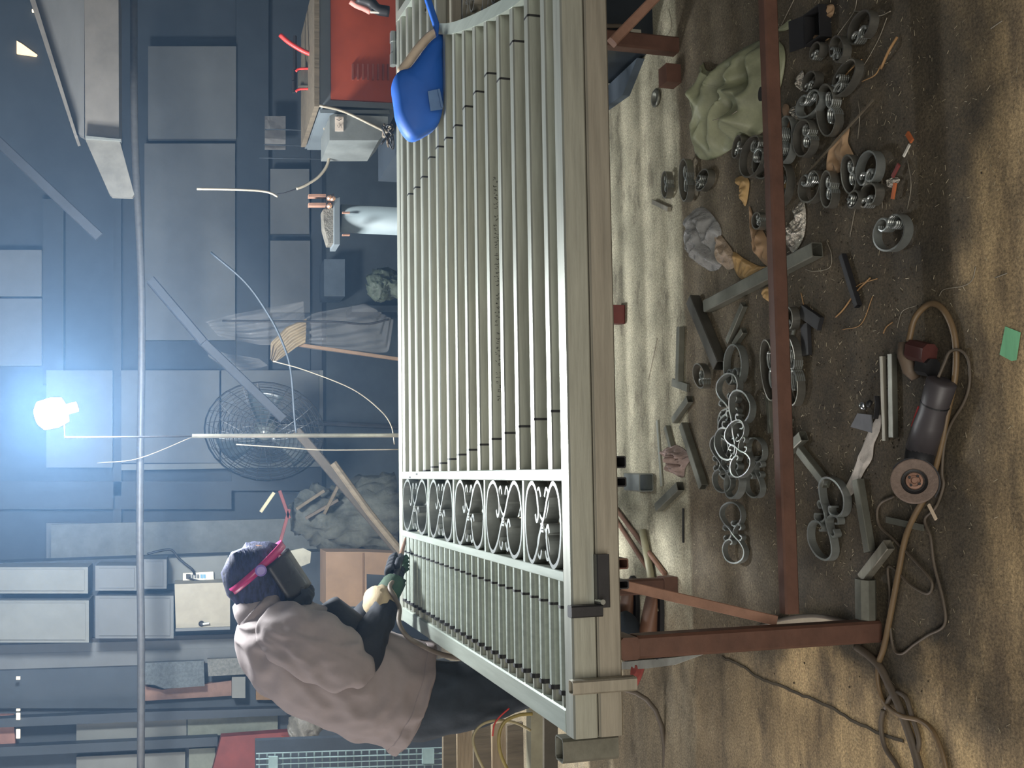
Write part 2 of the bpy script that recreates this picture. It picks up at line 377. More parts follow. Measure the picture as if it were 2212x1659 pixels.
    if full:
        for nm, A in (('curved_rail', A1), ('curved_rail', A2)):
            MB().ribbon([p-Vector((0, 0, .02)) for p in A], .04, .036).build(nm, m2, root)
        for (x, y) in ((905, 18), (1000, 14), (1045, -4)):
            c = atz(x, y, ZT); mb = MB(); s_scroll(mb, c.x+.02, c.y, ZT-.03, .55, .45); mb.build('scroll_strap', scrolld, root)
        q0 = aty(1066, 385, 0+y0-dp*9); mk = MB()      # unreadable mill print along one bar
        for k in range(52):
            x = q0.x-.0125*k; yy = y0-dp*9+.0004
            if k % 9 == 8: continue
            for _ in range(3):
                a = (x+rnd.uniform(0, .007), yy, z1-.014-rnd.uniform(0, .012)); b = (a[0]+rnd.uniform(-.003, .003), yy, a[2]-rnd.uniform(.003, .006)); mk.beam(a, b, .0012, .0012, up=(0, 1, 0))
        mk.build('mill_print', darkm, root)
    return root
make_gate(0, 0, 0, galv, galvx, True)
make_gate(-HR-.0006, .0, 0, galvd, galvd, False)

# the gate sits on painted trestles
ZB = ZT-2*HR-.0012
FL = atz(1915, 1367)    # foot of the near left leg
fl = Vector((FL.x, YN+.045, 0)); bk = atz(1456, 1257)
def trestle(x, yb, label, brace):
    t = empty('trestle', (x, YN+.05, 0), label, 'trestle', 'trestles under the gates')
    yn = YN+.045
    MB().beam((x, yn, 0), (x, yn, ZB-.045), .052, .052, up=(0, 1, 0)).build('leg', rust, t)
    MB().beam((x, yb, 0.012), (x, yb, ZB-.045), .052, .052, up=(0, 1, 0)).build('leg', rust, t)
    MB().box((x-.03, yb-.03, 0), (x+.03, yb+.03, .05)).build('foot', rust, t)
    MB().beam((x, YN+.01, ZB-.023), (x, YF-.02, ZB-.023), .05, .044).build('top_rail', rust, t)
    MB().beam((x, YF-.2, 0), (x, YF-.2, ZB-.045), .05, .05, up=(0, 1, 0)).build('leg', rust, t)
    return t
tl = trestle(fl.x, bk.y, 'red oxide trestle under the left end of the gates, near the worker', 1)
J = aty(1706, 1343, YN+.045); TR = aty(1347, 1266, YN+.045)
JR = aty(1676, 0, YN+.045); JR = J+(JR-J)*1.35
MB().beam(J+Vector((.02, 0, 0)), Vector((JR.x, J.y, J.z)), .034, .038).build('stretcher', rust, tl)
MB().beam(J+Vector((.0, .03, .02)), Vector((TR.x, J.y+.03, ZB-.03)), .014, .024).build('brace', rustl, tl)
rl = atz(1462, 168)
t2 = empty('trestle', (rl.x, rl.y, 0), 'red oxide trestle leg and brace under the right part of the gates', 'trestle', 'trestles under the gates')
MB().beam((rl.x+.11, rl.y, 0), (rl.x+.11, rl.y, ZB-.045), .055, .055, up=(0, 1, 0)).build('leg', rust, t2)
MB().box((rl.x-.03, rl.y-.035, 0), (rl.x+.035, rl.y+.03, .055)).build('foot', rust, t2)
a = aty(1322, 92, 2.9); b = aty(1440, -30, 2.9)
MB().beam(a, b, .03, .03, up=(0, 1, 0)).build('brace', rustl, t2)
MB().beam((rl.x+.11, YN+.01, ZB-.023), (rl.x+.11, YF-.02, ZB-.023), .05, .044).build('top_rail', rust, t2)
# loose bearers under the stack
for i, (py, w_, lab) in enumerate([(998, .028, 'short dark bearer tube under the gates, second from the right'), (1041, .022, 'thin dark bearer tube under the gates just left of the thicker one'),
                                   (1217, .024, 'dark bearer tube under the gates beside the worker side crossbar'), (1262, .02, 'thin bearer tube under the gates, right by the trestle top')]):
    p = aty(1345, py, YN+.03)
    tag(MB().beam((p.x, YN+.02, ZB-.014), (p.x, YF-.1, ZB-.014), w_, .026, hollow=.003).build('bearer_tube', rust if i == 2 else darkm), lab, 'tube', 'bearers under the gates')
# pieces on the front face
p0 = aty(1222, 1488, YN-.03); p1 = aty(1375, 1488, YN-.03)
tag(MB().beam((p0.x, YN-.02, ZT+.012), (p0.x, YN-.02, p1.z), .030, .030, up=(0, 1, 0), hollow=.002).build('stop_tube', galvd), 'short upright square tube fixed across both front rails near their left end', 'tube')
p0 = aty(1265, 1618, YN); pa = aty(1208, 1618, YN+.1); pb = aty(1327, 1618, YN+.1)
tag(MB().beam((pa.x, YN+.1, pa.z), (pa.x, YN+.1, pb.z), .055, .055, up=(0, 1, 0), hollow=.003).build('end_post', offcut), 'brown grey square tube standing just past the left end of the gates', 'tube')
t = empty('corner_clamp', aty(1270, 1320, YN-.02), 'dark angle clamp gripping the front rails near the trestle leg', 'clamp')
a = aty(1300, 1197, YN-.012); b = aty(1300, 1312, YN-.012)
MB().beam((a.x, YN-.0105, a.z), (b.x, YN-.0105, a.z), .02, .03).build('jaw', darkm, t)
a = aty(1232, 1322, YN-.02); b = aty(1300, 1322, YN-.02)
MB().beam((a.x, YN-.015, a.z), (a.x, YN-.015, b.z), .026, .028, up=(0, 1, 0)).build('body', darkm, t)
MB().tube([(a.x+.02, YN-.04, b.z+.004), (a.x+.02, YN-.003, b.z+.004)], .006).build('screw', scrollm, t)

# blue hand shield lying on the gate
def shield():
    t = empty('welding_shield', atz(930, 200, ZT), 'bright blue hand held welding shield lying on the gate bars', 'welding shield')
    Y0 = atz(952, 180, ZT).y+.02
    outl = [(957, 88), (948, 78), (925, 95), (885, 148), (858, 158), (848, 185), (853, 225), (858, 258), (875, 290), (893, 302), (918, 292), (945, 272), (955, 240), (958, 200), (957, 150), (955, 115)]
    out = crom([aty(x, y, Y0+.02) for x, y in outl], 3, True)
    c = sum(out, Vector())/len(out)
    rings = [(1, .03), (1.0, .0), (.95, -.03), (.8, -.042), (.45, -.05), (.1, -.052)]
    n = len(out); vs = []
    for k, dy in rings: vs += [c+(p-c)*k+Vector((0, dy, 0)) for p in out]
    fs = [(i*n+j, i*n+(j+1) % n, (i+1)*n+(j+1) % n, (i+1)*n+j) for i in range(len(rings)-1) for j in range(n)]+[tuple(range((len(rings)-1)*n, len(rings)*n))]
    MB().add(vs, fs).build('shell', blue, t, True, [('solid', .004)])
    MB().tube(crom([aty(x, y, Y0+.055) for x, y in [(955, 62), (945, 68), (925, 82), (900, 110), (880, 138), (862, 160)]], 4), [.006]+[.017]*19+[.008]*1, 8).build('padded_rim', cream, t, True)
    MB().beam(aty(952, 85, Y0+.03), aty(918, -20, Y0+.05), .02, .022, up=(0, 1, 0)).build('handle', blue, t)
    MB().hexa([aty(x, y, Y0+dy) for dy in (-.052, -.04) for x, y in [(924, 197), (949, 192), (956, 236), (930, 240)]]).build('filter_window', mat('blue_grey_trim', (92, 120, 160), .35), t)
    MB().beam(aty(947, 193, Y0-.054), aty(955, 232, Y0-.054), .012, .008).build('window_clip', mat('blue_grey_trim', (92, 120, 160)), t)
shield()
# bright crumpled metal clip on the far rail
t = empty('spring_clamp', atz(853, 118, ZT), 'shiny metal clamp on the far rail of the gate beside the orange cabinet', 'clamp')
for i, (x, y0, y1, w_) in enumerate([(849, 70, 92, 12), (850, 90, 118, 9), (849, 117, 142, 12)]):
    MB().beam(aty(x, y0, YF), aty(x, y1, YF), .024, mpp(YF)*w_*1.6, up=(0, 1, 0), ch=.3).build('jaw' if i != 1 else 'spring', scrollm, t)

# ---------------------------------------------------------------- the worker
WY = 4.0
def worker():
    hipg = aty(1100, 1480, WY)
    t = empty('person', (hipg.x, WY-.1, 0), 'person in grey jacket, head wrap and dark visor, bending over the gate to weld', 'person')
    k = mpp(WY)
    def rg(lst): return [(aty(x, y, Y), r*k, rd) for x, y, r, Y, rd in lst]
    # body: one continuous skin under the clothes
    bd = MB()
    fa = Vector((atz(1425, 1350).x, atz(1425, 1350).y, .04))
    knee = aty(1130, 1475, WY-.05)
    J_ = [aty(570, 1265, WY), aty(600, 1310, WY), aty(640, 1370, WY), aty(730, 1445, WY), aty(860, 1495, WY),  # 0 head 1 neck 2 chest 3 belly 4 pelvis
          aty(600, 1360, WY-.16), aty(755, 1425, WY-.19), aty(832, 1302, WY-.02),                              # 5-7 near arm
          aty(600, 1350, WY+.17), aty(740, 1370, WY+.20), aty(835, 1290, WY+.08),                              # 8-10 far arm
          aty(905, 1500, WY-.09), knee, Vector((fa.x-.02, fa.y, .1)),                                           # 11-13 near leg
          aty(905, 1500, WY+.10), aty(1120, 1455, WY+.12), Vector((fa.x+.0, fa.y+.22, .1))]
    rad = [.085, .055, .12, .11, .13, .055, .042, .03, .055, .042, .03, .08, .058, .04, .08, .058, .04]
    Ed = [(4, 3), (3, 2), (2, 1), (1, 0), (2, 5), (5, 6), (6, 7), (2, 8), (8, 9), (9, 10), (4, 11), (11, 12), (12, 13), (4, 14), (14, 15), (15, 16)]
    me = bpy.data.meshes.new('body'); me.from_pydata([tuple(p) for p in J_], Ed, []); me.materials.append(skin)
    o = bpy.data.objects.new('body', me); C.objects.link(o); o.parent = t; o.matrix_parent_inverse = Matrix.Translation(-t.location)
    md = o.modifiers.new('skin', 'SKIN')
    for i, r in enumerate(rad): me.skin_vertices[0].data[i].radius = (r, r)
    for i in range(len(rad)): me.skin_vertices[0].data[i].use_root = (i == 4)
    s_ = o.modifiers.new('sub', 'SUBSURF'); s_.levels = s_.render_levels = 1
    # jacket
    jk = MB()
    jk.limb(rg([(548, 1304, 38, WY, .085), (560, 1316, 50, WY, .10), (572, 1335, 66, WY, .15), (590, 1360, 84, WY, .19), (622, 1391, 99, WY, .205), (670, 1423, 107, WY, .20), (732, 1452, 111, WY, .195), (790, 1474, 113, WY, .195), (838, 1492, 113, WY, .20), (884, 1509, 108, WY, .205), (890, 1511, 104, WY, .198), (880, 1508, 98, WY, .19)]), 40, .030, 7, 1)
    ja = jk.build('jacket', jacket, t, True, [('sub', 1)])
    MB().limb(rg([(590, 1352, 46, WY-.10, .07), (625, 1374, 60, WY-.16, .085), (680, 1402, 62, WY-.19, .09), (735, 1428, 56, WY-.20, .085), (764, 1441, 42, WY-.20, .075), (772, 1445, 22, WY-.19, .06)]), 28, .028, 9, 3).build('sleeve', jacket, ja, True, [('sub', 1)])
    MB().limb(rg([(590, 1345, 44, WY+.12, .07), (660, 1360, 54, WY+.18, .08), (735, 1385, 48, WY+.2, .075), (760, 1370, 34, WY+.19, .06)]), 24, .02, 9, 5).build('sleeve', jacket, ja, True)
    MB().limb(rg([(529, 1290, 30, WY, .07), (540, 1304, 40, WY, .09), (552, 1318, 47, WY, .105), (560, 1316, 42, WY, .09)]), 28, .008, 12, 8).build('collar', jacket, ja, True)
    MB().limb(rg([(870, 1504, 110, WY, .209), (884, 1509, 111, WY, .212), (893, 1512, 110, WY, .210)]), 40, .03, 7, 1).build('hem_band', jacket, ja, True)
    MB().lathe(aty(862, 1555, WY-.175), (0, -1, 0), [(0, .009), (.004, .009), (.006, .004)], 14).build('button', mat('dark_button', (86, 80, 80)), ja)
    MB().tube(crom([aty(x, y, WY-.17) for x, y in [(880, 1556), (886, 1552), (888, 1560), (882, 1562), (886, 1570)]], 4), .002, 6).build('key_loop', mat('brass', (190, 140, 60), .3, .6), t)
    # dark under-sleeves and shirt; their black also paints shade inside the arm
    MB().limb(rg([(752, 1432, 40, WY-.19, .06), (775, 1420, 42, WY-.19, .06), (800, 1380, 36, WY-.14, .052), (822, 1335, 31, WY-.07, .047), (836, 1306, 28, WY-.03, .043)]), 24, .016, 12, 4).build('undersleeve', dsleeve, t, True, [('sub', 1)])
    MB().limb(rg([(740, 1385, 34, WY+.2, .05), (780, 1345, 32, WY+.16, .05), (815, 1305, 26, WY+.1, .042)]), 20, .012, 12, 6).build('undersleeve', dsleeve, t, True)
    MB().limb(rg([(690, 1330, 50, WY-.04, .11), (740, 1385, 62, WY-.03, .14), (800, 1425, 66, WY-.0, .15), (850, 1440, 60, WY, .15)]), 24, .01, 12, 6).build('inner_shirt', dsleeve, t, True)
    # trousers
    tr = MB()
    tr.limb(rg([(850, 1495, 60, WY-.04, .08), (905, 1512, 80, WY-.08, .11), (980, 1508, 72, WY-.10, .12), (1060, 1492, 60, WY-.09, .105), (1135, 1474, 52, WY-.06, .09)])+[(Vector((knee.x+(fa.x-knee.x)*f, knee.y+(fa.y-knee.y)*f, knee.z+(.09-knee.z)*f)), .075-.012*f, .078-.012*f) for f in (.35, .7, 1)], 28, .02, 8, 11)
    trl = tr.build('trousers', trouser, t, True, [('sub', 1)])
    MB().limb(rg([(850, 1495, 60, WY+.04, .08), (905, 1506, 76, WY+.08, .11), (980, 1495, 68, WY+.12, .11), (1060, 1475, 56, WY+.13, .1), (1120, 1455, 48, WY+.12, .09)])+[(Vector((fa.x-.02, fa.y+.22, .35)), .07, .07), (Vector((fa.x, fa.y+.22, .09)), .062, .066)], 24, .02, 8, 15).build('trouser_leg', trouser, trl, True)
    MB().grid(lambda u, v: aty(905+u*52, 1570+v*16-u*14, WY-.16+v*.05), 6, 4).build('back_pocket', mat('faded_denim', (84, 98, 108), .85), trl, True, [('solid', .004)])
    # feet with sandals
    for dy, lab in ((0, 1), (.22, 2)):
        f0 = Vector((fa.x-.05, fa.y+dy, 0))
        ft = MB(); ft.limb([(f0+Vector((-.03, 0, .045)), .03, .03), (f0+Vector((0, 0, .05)), .036, .034), (f0+Vector((.07, 0, .04)), .028, .04), (f0+Vector((.13, 0, .03)), .018, .045), (f0+Vector((.165, 0, .026)), .012, .04)], 20)
        fo = ft.build('foot', skin, t, True, [('sub', 1)])
        for q in range(5):
            b_ = f0+Vector((.16-.006*q, -.032+q*.016, .024)); r_ = .011-.0014*q
            MB().limb([(b_, r_, r_), (b_+Vector((.02-.002*q, 0, -.002)), r_, r_*.95), (b_+Vector((.032-.003*q, 0, -.004)), r_*.6, r_*.6)], 12).build('toe', skin, fo, True)
        MB().prism([f0+Vector((x, y, 0)) for x, y in [(-.06, -.03), (.1, -.045), (.19, -.04), (.205, 0), (.18, .042), (.06, .04), (-.06, .03), (-.07, 0)]], (0, 0, .016)).build('sandal', black, t)
    # head with wrap, face, visor
    hc = aty(563, 1246, WY)
    up = (aty(505, 1158, WY)-hc).normalized()      # top of the skull, head bowed
    fw = (aty(650, 1190, WY)-hc); fw = (fw-up*fw.dot(up)).normalized()   # face direction
    sd = up.cross(fw).normalized()
    def H(a, b, c): return hc+fw*a+sd*b+up*c
    hd = MB(); n = 24; vs = []; nr = 14
    prof = [(-.125, .046, .05, .0), (-.11, .05, .055, .0), (-.09, .062, .06, .008), (-.06, .08, .068, .012), (-.03, .092, .074, .008), (0, .098, .078, .003), (.03, .1, .08, 0), (.06, .094, .077, -.004), (.085, .08, .066, -.006), (.105, .055, .046, -.008), (.116, .022, .02, -.008)]
    for c_, a_, b_, o_ in prof:
        for j in range(n):
            an = 2*math.pi*j/n; q = H(o_+a_*math.cos(an), b_*math.sin(an), c_); vs.append(q)
    hm = hd.add(vs, [(i*n+j, i*n+(j+1) % n, (i+1)*n+(j+1) % n, (i+1)*n+j) for i in range(len(prof)-1) for j in range(n)]+[tuple(range(n))[::-1], tuple(range((len(prof)-1)*n, len(prof)*n))]).build('head', skin, t, True)
    MB().limb([(H(.095, 0, .03), .006, .008), (H(.104, 0, -.005), .010, .014), (H(.112, 0, -.02), .010, .016), (H(.105, 0, -.03), .006, .012)], 12, B=tuple(sd)).build('nose', skin, hm, True)
    for s__ in (1, -1):
        MB().lathe(H(.088, .033*s__, .022), fw, [(-.01, .006), (-.004, .012), (.004, .012), (.01, .004)], 14).build('eye', whitep, hm, True)
        MB().limb([(H(-.005, .070*s__, .03), .006, .010), (H(-.01, .074*s__, .01), .008, .014), (H(0, .07*s__, -.025), .006, .01)], 12).build('ear', skin, hm, True)
    MB().limb([(H(.09, -.026, -.055), .004, .004), (H(.103, 0, -.052), .007, .008), (H(.09, .026, -.055), .004, .004)], 10).build('mouth', mat('lips', (128, 74, 64)), hm, True)
    wm = MB(); vs = []
    prw = [(-.17, .075, .08, -.03), (-.145, .09, .088, -.03), (-.11, .095, .085, -.025), (-.07, .1, .088, -.018), (-.03, .106, .092, -.012), (.01, .112, .096, -.006), (.05, .11, .096, -.004), (.085, .095, .085, -.006), (.112, .066, .06, -.008), (.128, .03, .03, -.008)]
    for c_, a_, b_, o_ in prw:
        for j in range(36):
            an = 2*math.pi*j/36
            if c_ < .03 and abs(math.sin(an)) < .75 and math.cos(an) > 0: an = math.copysign(math.asin(.75), math.sin(an) if abs(math.sin(an)) > 1e-6 else 1)
            q = H(o_+a_*math.cos(an), b_*math.sin(an), c_); q += (q-hc).normalized()*(.018*noise.noise(q*13+Vector((0, 0, c_*60)))+.007*math.sin(c_*150+an*2+3*noise.noise(q*9))); vs.append(q)
    K = 36
    wm.add(vs, [(i*K+j, i*K+(j+1) % K, (i+1)*K+(j+1) % K, (i+1)*K+j) for i in range(len(prw)-1) for j in range(K)]+[tuple(range((len(prw)-1)*K, len(prw)*K))])
    wr_ = wm.build('head_wrap', wrap, t, True)
    MB().limb([(aty(612, 1292, WY), .075, .085), (aty(650, 1290, WY), .055, .08), (aty(668, 1300, WY), .02, .05)], 24, .03, 14, 3).build('scarf', dsleeve, t, True)
    # band, pivot knob and smoked visor
    vz = MB().ribbon([H(.004+.124*math.cos(a), .104*math.sin(a), .035+.02*math.cos(a)) for a in [R(q) for q in range(-180, 180, 12)]], .028, .004, up=tuple(up), closed=True).build('visor_band', pink, t, True)
    MB().lathe(H(.012, -.112 if sd.y > 0 else .112, .03), (0, -1, 0), [(-.006, .02), (.006, .02), (.01, .014)], 20).build('pivot_knob', lilac, vz)
    MB().grid(lambda u, v: H(-.004+(.136+.0*v)*math.cos(R(-75+150*u)), (.11-.004*v)*math.sin(R(-75+150*u)), .03-.15*v), 18, 8).build('visor', mat('smoked_visor', (30, 24, 26), .4, 0, .1, 4, 0, alpha=.8), vz, True, [('solid', .003)])
    # gloved hand holding the electrode holder
    g = MB().limb(rg([(802, 1296, 28, WY-.04, .05), (822, 1300, 30, WY-.02, .05), (838, 1290, 30, WY, .05)]), 20, .01, 16, 2).build('glove_cuff', cuffm, t, True)
    pl = MB().limb(rg([(826, 1296, 24, WY, .045), (842, 1276, 25, WY+.01, .046), (851, 1256, 22, WY+.02, .043), (854, 1246, 15, WY+.025, .034)]), 20, .006, 16, 2).build('glove', glovem, t, True)
    tip = atz(876, 1163, ZT+.004)
    hb = aty(859, 1228, WY+.05); hb = Vector((hb.x, hb.y, max(hb.z, ZT+.035)))
    dirt_ = (tip-hb).normalized(); cr2 = dirt_.cross(Vector((0, 0, 1))).normalized(); upn = cr2.cross(dirt_)
    for q in range(4):
        b_ = hb+dirt_*(-.03+.024*q)
        pts = [b_+cr2*.03+upn*.012, b_+cr2*.018+upn*.03, b_-cr2*.006+upn*.034, b_-cr2*.026+upn*.018, b_-cr2*.026-upn*.006, b_-cr2*.012-upn*.02+dirt_*.004]
        MB().tube(crom(pts[:6-(q == 3)], 3), .0115-.001*(q == 3), 10).build('finger', dsleeve, pl, True)
    MB().tube(crom([hb-dirt_*.03+cr2*.03, hb+cr2*.036+upn*.0, hb+dirt_*.03+cr2*.022-upn*.004, hb+dirt_*.055+cr2*.008], 3), .012, 10).build('thumb', dsleeve, pl, True)
    # second glove resting
    g2 = MB().limb(rg([(820, 1300, 24, WY+.1, .04), (845, 1270, 25, WY+.11, .04), (862, 1250, 18, WY+.1, .035)]), 20, .006, 16, 2).build('glove', glovem, t, True)
    for q in range(4):
        b_ = aty(864, 1250-8*q, WY+.08+.01*q)
        MB().tube([b_, b_+Vector((.025, .01, -.012)), b_+Vector((.04, .012, -.032))], .011, 8).build('finger', glovem, g2, True)
    MB().tube([aty(850, 1275, WY+.07), aty(866, 1262, WY+.05), aty(872, 1250, WY+.05)], .012, 8).build('thumb', glovem, g2, True)
    # the tool and its lead
    e = empty('electrode_holder', hb, 'dark welding electrode holder held in the gloved hand', 'welding tool')
    MB().tube([hb-dirt_*.07, hb+dirt_*.08], .013, 12).build('grip', darkm, e, True)
    MB().tube([hb+dirt_*.08, hb+dirt_*.12, tip], [.011, .008, .004], 10).build('electrode', mat('rusty_rod', (110, 84, 68), .6), e)
    s = hb-dirt_*.07
    pts = [s, s-dirt_*.05+Vector((0, 0, .01)), aty(862, 1310, WY-.1), aty(862, 1345, WY-.16), aty(880, 1375, WY-.2), aty(912, 1395, WY-.24), aty(950, 1412, WY-.24), aty(1010, 1425, WY-.24), Vector((-.75, 3.72, .3)), Vector((-.9, 3.6, .012)), Vector((-1.8, 3.8, .012))]
    tag(MB().tube(crom(pts, 8), .0085, 10).build('welding_lead', cordm, None, True), 'dark welding cable hanging from the hand of the worker', 'cable')
worker()

# ---------------------------------------------------------------- background: things against the back wall
def thing_slab(name, label, cat, pts, Y, th, m_, group=None):
    return tag(slab(pts, Y, th).build(name, m_), label, cat, group)
# partition behind the left rack
pq = [aty(-30, 1217, 7.62), aty(960, 1217, 7.62)]
struct('wall_partition', MB().box((-4.95, 7.62, 0), (pq[0].x, 7.9, 3.6)), mat('partition_cladding', (56, 64, 72), .7, 0, .15, 4, .1))
# wall framing
k_ = 1
for pts, m_, th in [
    (rect(510, -20, 580, 1000), stud, .08), (rect(672, 240, 700, 820), stud, .08), (rect(-20, 1040, 500, 1100), stud, .06), (rect(500, 1008, 860, 1060), stud, .06),
    (rect(92, 430, 137, 830), stud, .14), (rect(245, 300, 262, 1400), stud, .1)]:
    struct('trim_%d' % (k_+1), slab(pts, 8.55, th), m_); k_ += 1
G = 'grey sheet panels on the back wall'
for pts, lab in [
    (rect(312, 310, 508, 735), 'large smooth grey wall panel behind the hanging loop of wire'), (rect(584, 365, 668, 505), 'grey wall panel below the three stacked pale sheets'),
    (rect(584, 520, 670, 675), 'upright grey wall panel directly above the plastic wrapped bundle'), (rect(262, 800, 474, 1000), 'wide grey wall panel between the glaring lamp and the fan'),
    (rect(478, 800, 690, 1000), 'grey wall panel right behind the wire fan'), (rect(100, 800, 243, 1010), 'grey wall panel straight behind the glaring lamp'),
    (rect(-20, 540, 90, 640), 'wrapped pale sheet at the top of the wall above the dark post'), (rect(-20, 645, 90, 790), 'wrapped grey sheet at the top of the wall beside the lamp'),
    (rect(100, 1130, 250, 1215), 'narrow grey panel high on the wall above the white cupboards'), (rect(320, 100, 510, 300), 'grey wall panel above the orange cabinet')]:
    thing_slab('wall_panel', lab, 'panel', pts, 8.48, .05, panel, G)
thing_slab('angle_strip', 'pale horizontal metal strip under the panels by the fan', 'strip', [(262, 1003), (697, 998), (697, 1008), (262, 1016)], 8.40, .04, panell)
thing_slab('angle_strip', 'short pale upright strip beside the panel behind the fan', 'strip', [(690, 800), (698, 800), (698, 1000), (690, 1000)], 8.40, .04, panell)
thing_slab('wide_board', 'broad grey board standing behind the head of the worker', 'board', [(110, 1133), (860, 1115), (862, 1200), (500, 1202), (110, 1215)], 8.0, .06, mat('slate_board', (96, 100, 98), .7))
# pale cupboards high on the left
G = 'pale steel cupboards high on the left'
for i, (pts, lab) in enumerate([(rect(-10, 1225, 190, 1282), 'upper outer pale steel cupboard door at the top left'), (rect(-10, 1297, 192, 1388), 'lower outer pale steel cupboard door with dents'),
        (rect(206, 1222, 298, 1276), 'small pale cupboard door right of the upper one'), (rect(206, 1287, 375, 1379), 'plain cupboard door crossed by the upright pipe'), (rect(308, 1208, 360, 1272), 'narrow pale cupboard door beside the power strip board')]):
    c = slab(pts, 7.27, .34).build('cupboard', panell if i < 2 else panel); tag(c, lab, 'cupboard', G)
    (x0, y0), (x1, y1) = pts[0], pts[2]
    slab([(x0+8, y0+6), (x1-8, y0+6), (x1-8, y1-6), (x0+8, y1-6)], 7.258, .012).build('door', panell if i < 2 else panel, c)
# power strip board and white box
thing_slab('backboard', 'pale board carrying the power strip on the wall', 'board', [(363, 1206), (492, 1200), (494, 1256), (363, 1261)], 7.58, .035, panell)
t = empty('power_strip', aty(428, 1246, 7.54), 'white multi socket power strip on a pale board', 'power strip')
slab([(395, 1238), (461, 1235), (462, 1255), (395, 1257)], 7.54, .04).build('casing', whitep, t)
for i in range(2): slab(rect(433+i*6, 1241, 438+i*6, 1249), 7.534, .006).build('blue_socket', mat('blue_socket_face', (110, 160, 190)), t)
slab(rect(402, 1241, 411, 1250), 7.51, .03).build('plug', darkm, t)
for i in range(3): slab(rect(414+i*6, 1241, 418+i*6, 1249), 7.534, .006).build('socket', panel, t)
tag(MB().tube(crom([aty(x, y, 7.5) for x, y in [(318, 1197), (345, 1190), (370, 1188), (385, 1205), (400, 1218), (415, 1230)]]+[aty(420, 1240, 7.52)], 6), .008, 8).build('power_cable', darkm, None, True), 'dark cable arching down to the white power strip', 'cable')
tag(MB().tube(crom([aty(x, y, 7.505) for x, y in [(408, 1249), (425, 1254), (450, 1257), (500, 1256)]], 6), .006, 8).build('power_cable', black, None, True), 'black lead running from the power strip behind the worker', 'cable')
c = slab([(377, 1262), (497, 1258), (497, 1354), (380, 1358)], 7.3, .31).build('meter_box', panelw); tag(c, 'square off white box on the wall beside the head of the worker', 'box')
slab([(379, 1358), (497, 1354), (497, 1360), (379, 1364)], 7.28, .3).build('lower_edge', panel, c)
MB().lathe(aty(435, 1347, 7.3), (0, -1, 0), [(0, .018), (.01, .018), (.02, .008)], 14).build('lock', darkm, c)
MB().tube([aty(438, 1348, 7.275), aty(452, 1346, 7.275)], .008, 8).build('key', scrollm, c)
# shelf rails, bundles and plates on the left rack
G = 'long steel sections on the left rack'
for x0, x1, y, w_, m_, lab in [(-10, 515, 1393, 5, darkm, 'thin dark section just under the pale cupboards'), (-10, 520, 1402, 8, panel, 'grey channel section on the left rack, second from the top'),
    (-10, 530, 1414, 5, darkm, 'dark angle section on the left rack below the grey channel'), (-10, 530, 1421, 9, panel, 'grey flat section on the left rack above the perforated plates')]:
    tag(MB().beam(aty(x0, y+8, 7.56), aty(x1, y-8, 7.56), .1, w_*mpp(7.5), up=(0, 1, 0)).build('steel_section', m_), lab, 'steel section', G)
thing_slab('perforated_plate', 'dark round cornered perforated plate hanging on the left rack', 'plate', [(312, 1432), (440, 1427), (442, 1482), (425, 1483), (355, 1488), (335, 1480), (312, 1478)], 7.46, .045, mat('speckled_plate', (84, 92, 96), .6, .2, .35, 60, .4))
thing_slab('perforated_plate', 'grey perforated plate partly hidden by the back of the worker', 'plate', [(448, 1424), (545, 1420), (560, 1455), (450, 1461)], 7.46, .045, mat('speckled_plate_light', (104, 106, 102), .6, .2, .35, 60, .4))
thing_slab('pallet_board', 'long reddish brown board on the left rack', 'board', [(312, 1482), (350, 1490), (500, 1470), (500, 1503), (312, 1514)], 7.56, .055, mat('reddish_board', (122, 96, 84), .8))
thing_slab('pallet_board', 'short ochre board at the back of the worker', 'board', rect(553, 1458, 600, 1512), 7.56, .055, mat('ochre_board', (124, 98, 68), .8))
thing_slab('steel_case', 'pale square sheet piece beside the reddish board', 'sheet', rect(501, 1462, 530, 1508), 7.5, .11, panell)
# left end panels
for i, (pts, lab) in enumerate([(rect(-10, 1428, 310, 1530), 'dark slab of sheet on the left rack under the steel sections'), ([(165, 1565), (403, 1552), (403, 1595), (165, 1608)], 'grey rack panel crossed by the upright pipe, above the lower dark rail'),
        ([(165, 1635), (400, 1624), (400, 1680), (165, 1680)], 'grey rack panel at the left edge of the place, below the lower dark rail'), ([(405, 1552), (600, 1545), (600, 1585), (405, 1590)], 'greenish grey panel above the dull red panel'), ([(408, 1618), (465, 1615), (465, 1680), (408, 1680)], 'narrow greenish panel left of the dull red panel'),
        ([(-10, 1545), (28, 1545), (34, 1615), (-10, 1615)], 'small reddish panel high up at the far left')]):
    thing_slab('rack_sheet', lab, 'panel', pts, 7.565, .05, [stud, panell, panell, mat('greenish_panel', (112, 118, 108)), mat('greenish_panel', (112, 118, 108)), mat('pinkish_brick', (150, 110, 100))][i], 'panels of the left rack')
for pts, lab in [([(-10, 1553), (310, 1538), (620, 1530), (620, 1545), (-10, 1572)], 'upper dark rail of the left rack'), ([(-10, 1615), (310, 1600), (470, 1592), (470, 1612), (-10, 1635)], 'lower dark rail of the left rack')]:
    thing_slab('steel_section', lab, 'rail', pts, 7.47, .09, stud, 'rails of the left rack')
thing_slab('red_sheet', 'dull red steel panel at the far left behind the worker', 'panel', [(478, 1592), (640, 1580), (640, 1612), (556, 1616), (550, 1680), (455, 1680)], 7.36, .1, redd)
thing_slab('orange_rag', 'small orange patch of cloth behind the back of the worker', 'cloth', [(608, 1592), (640, 1594), (640, 1606), (610, 1608)], 7.33, .025, mat('orange_cloth', (176, 88, 50)))
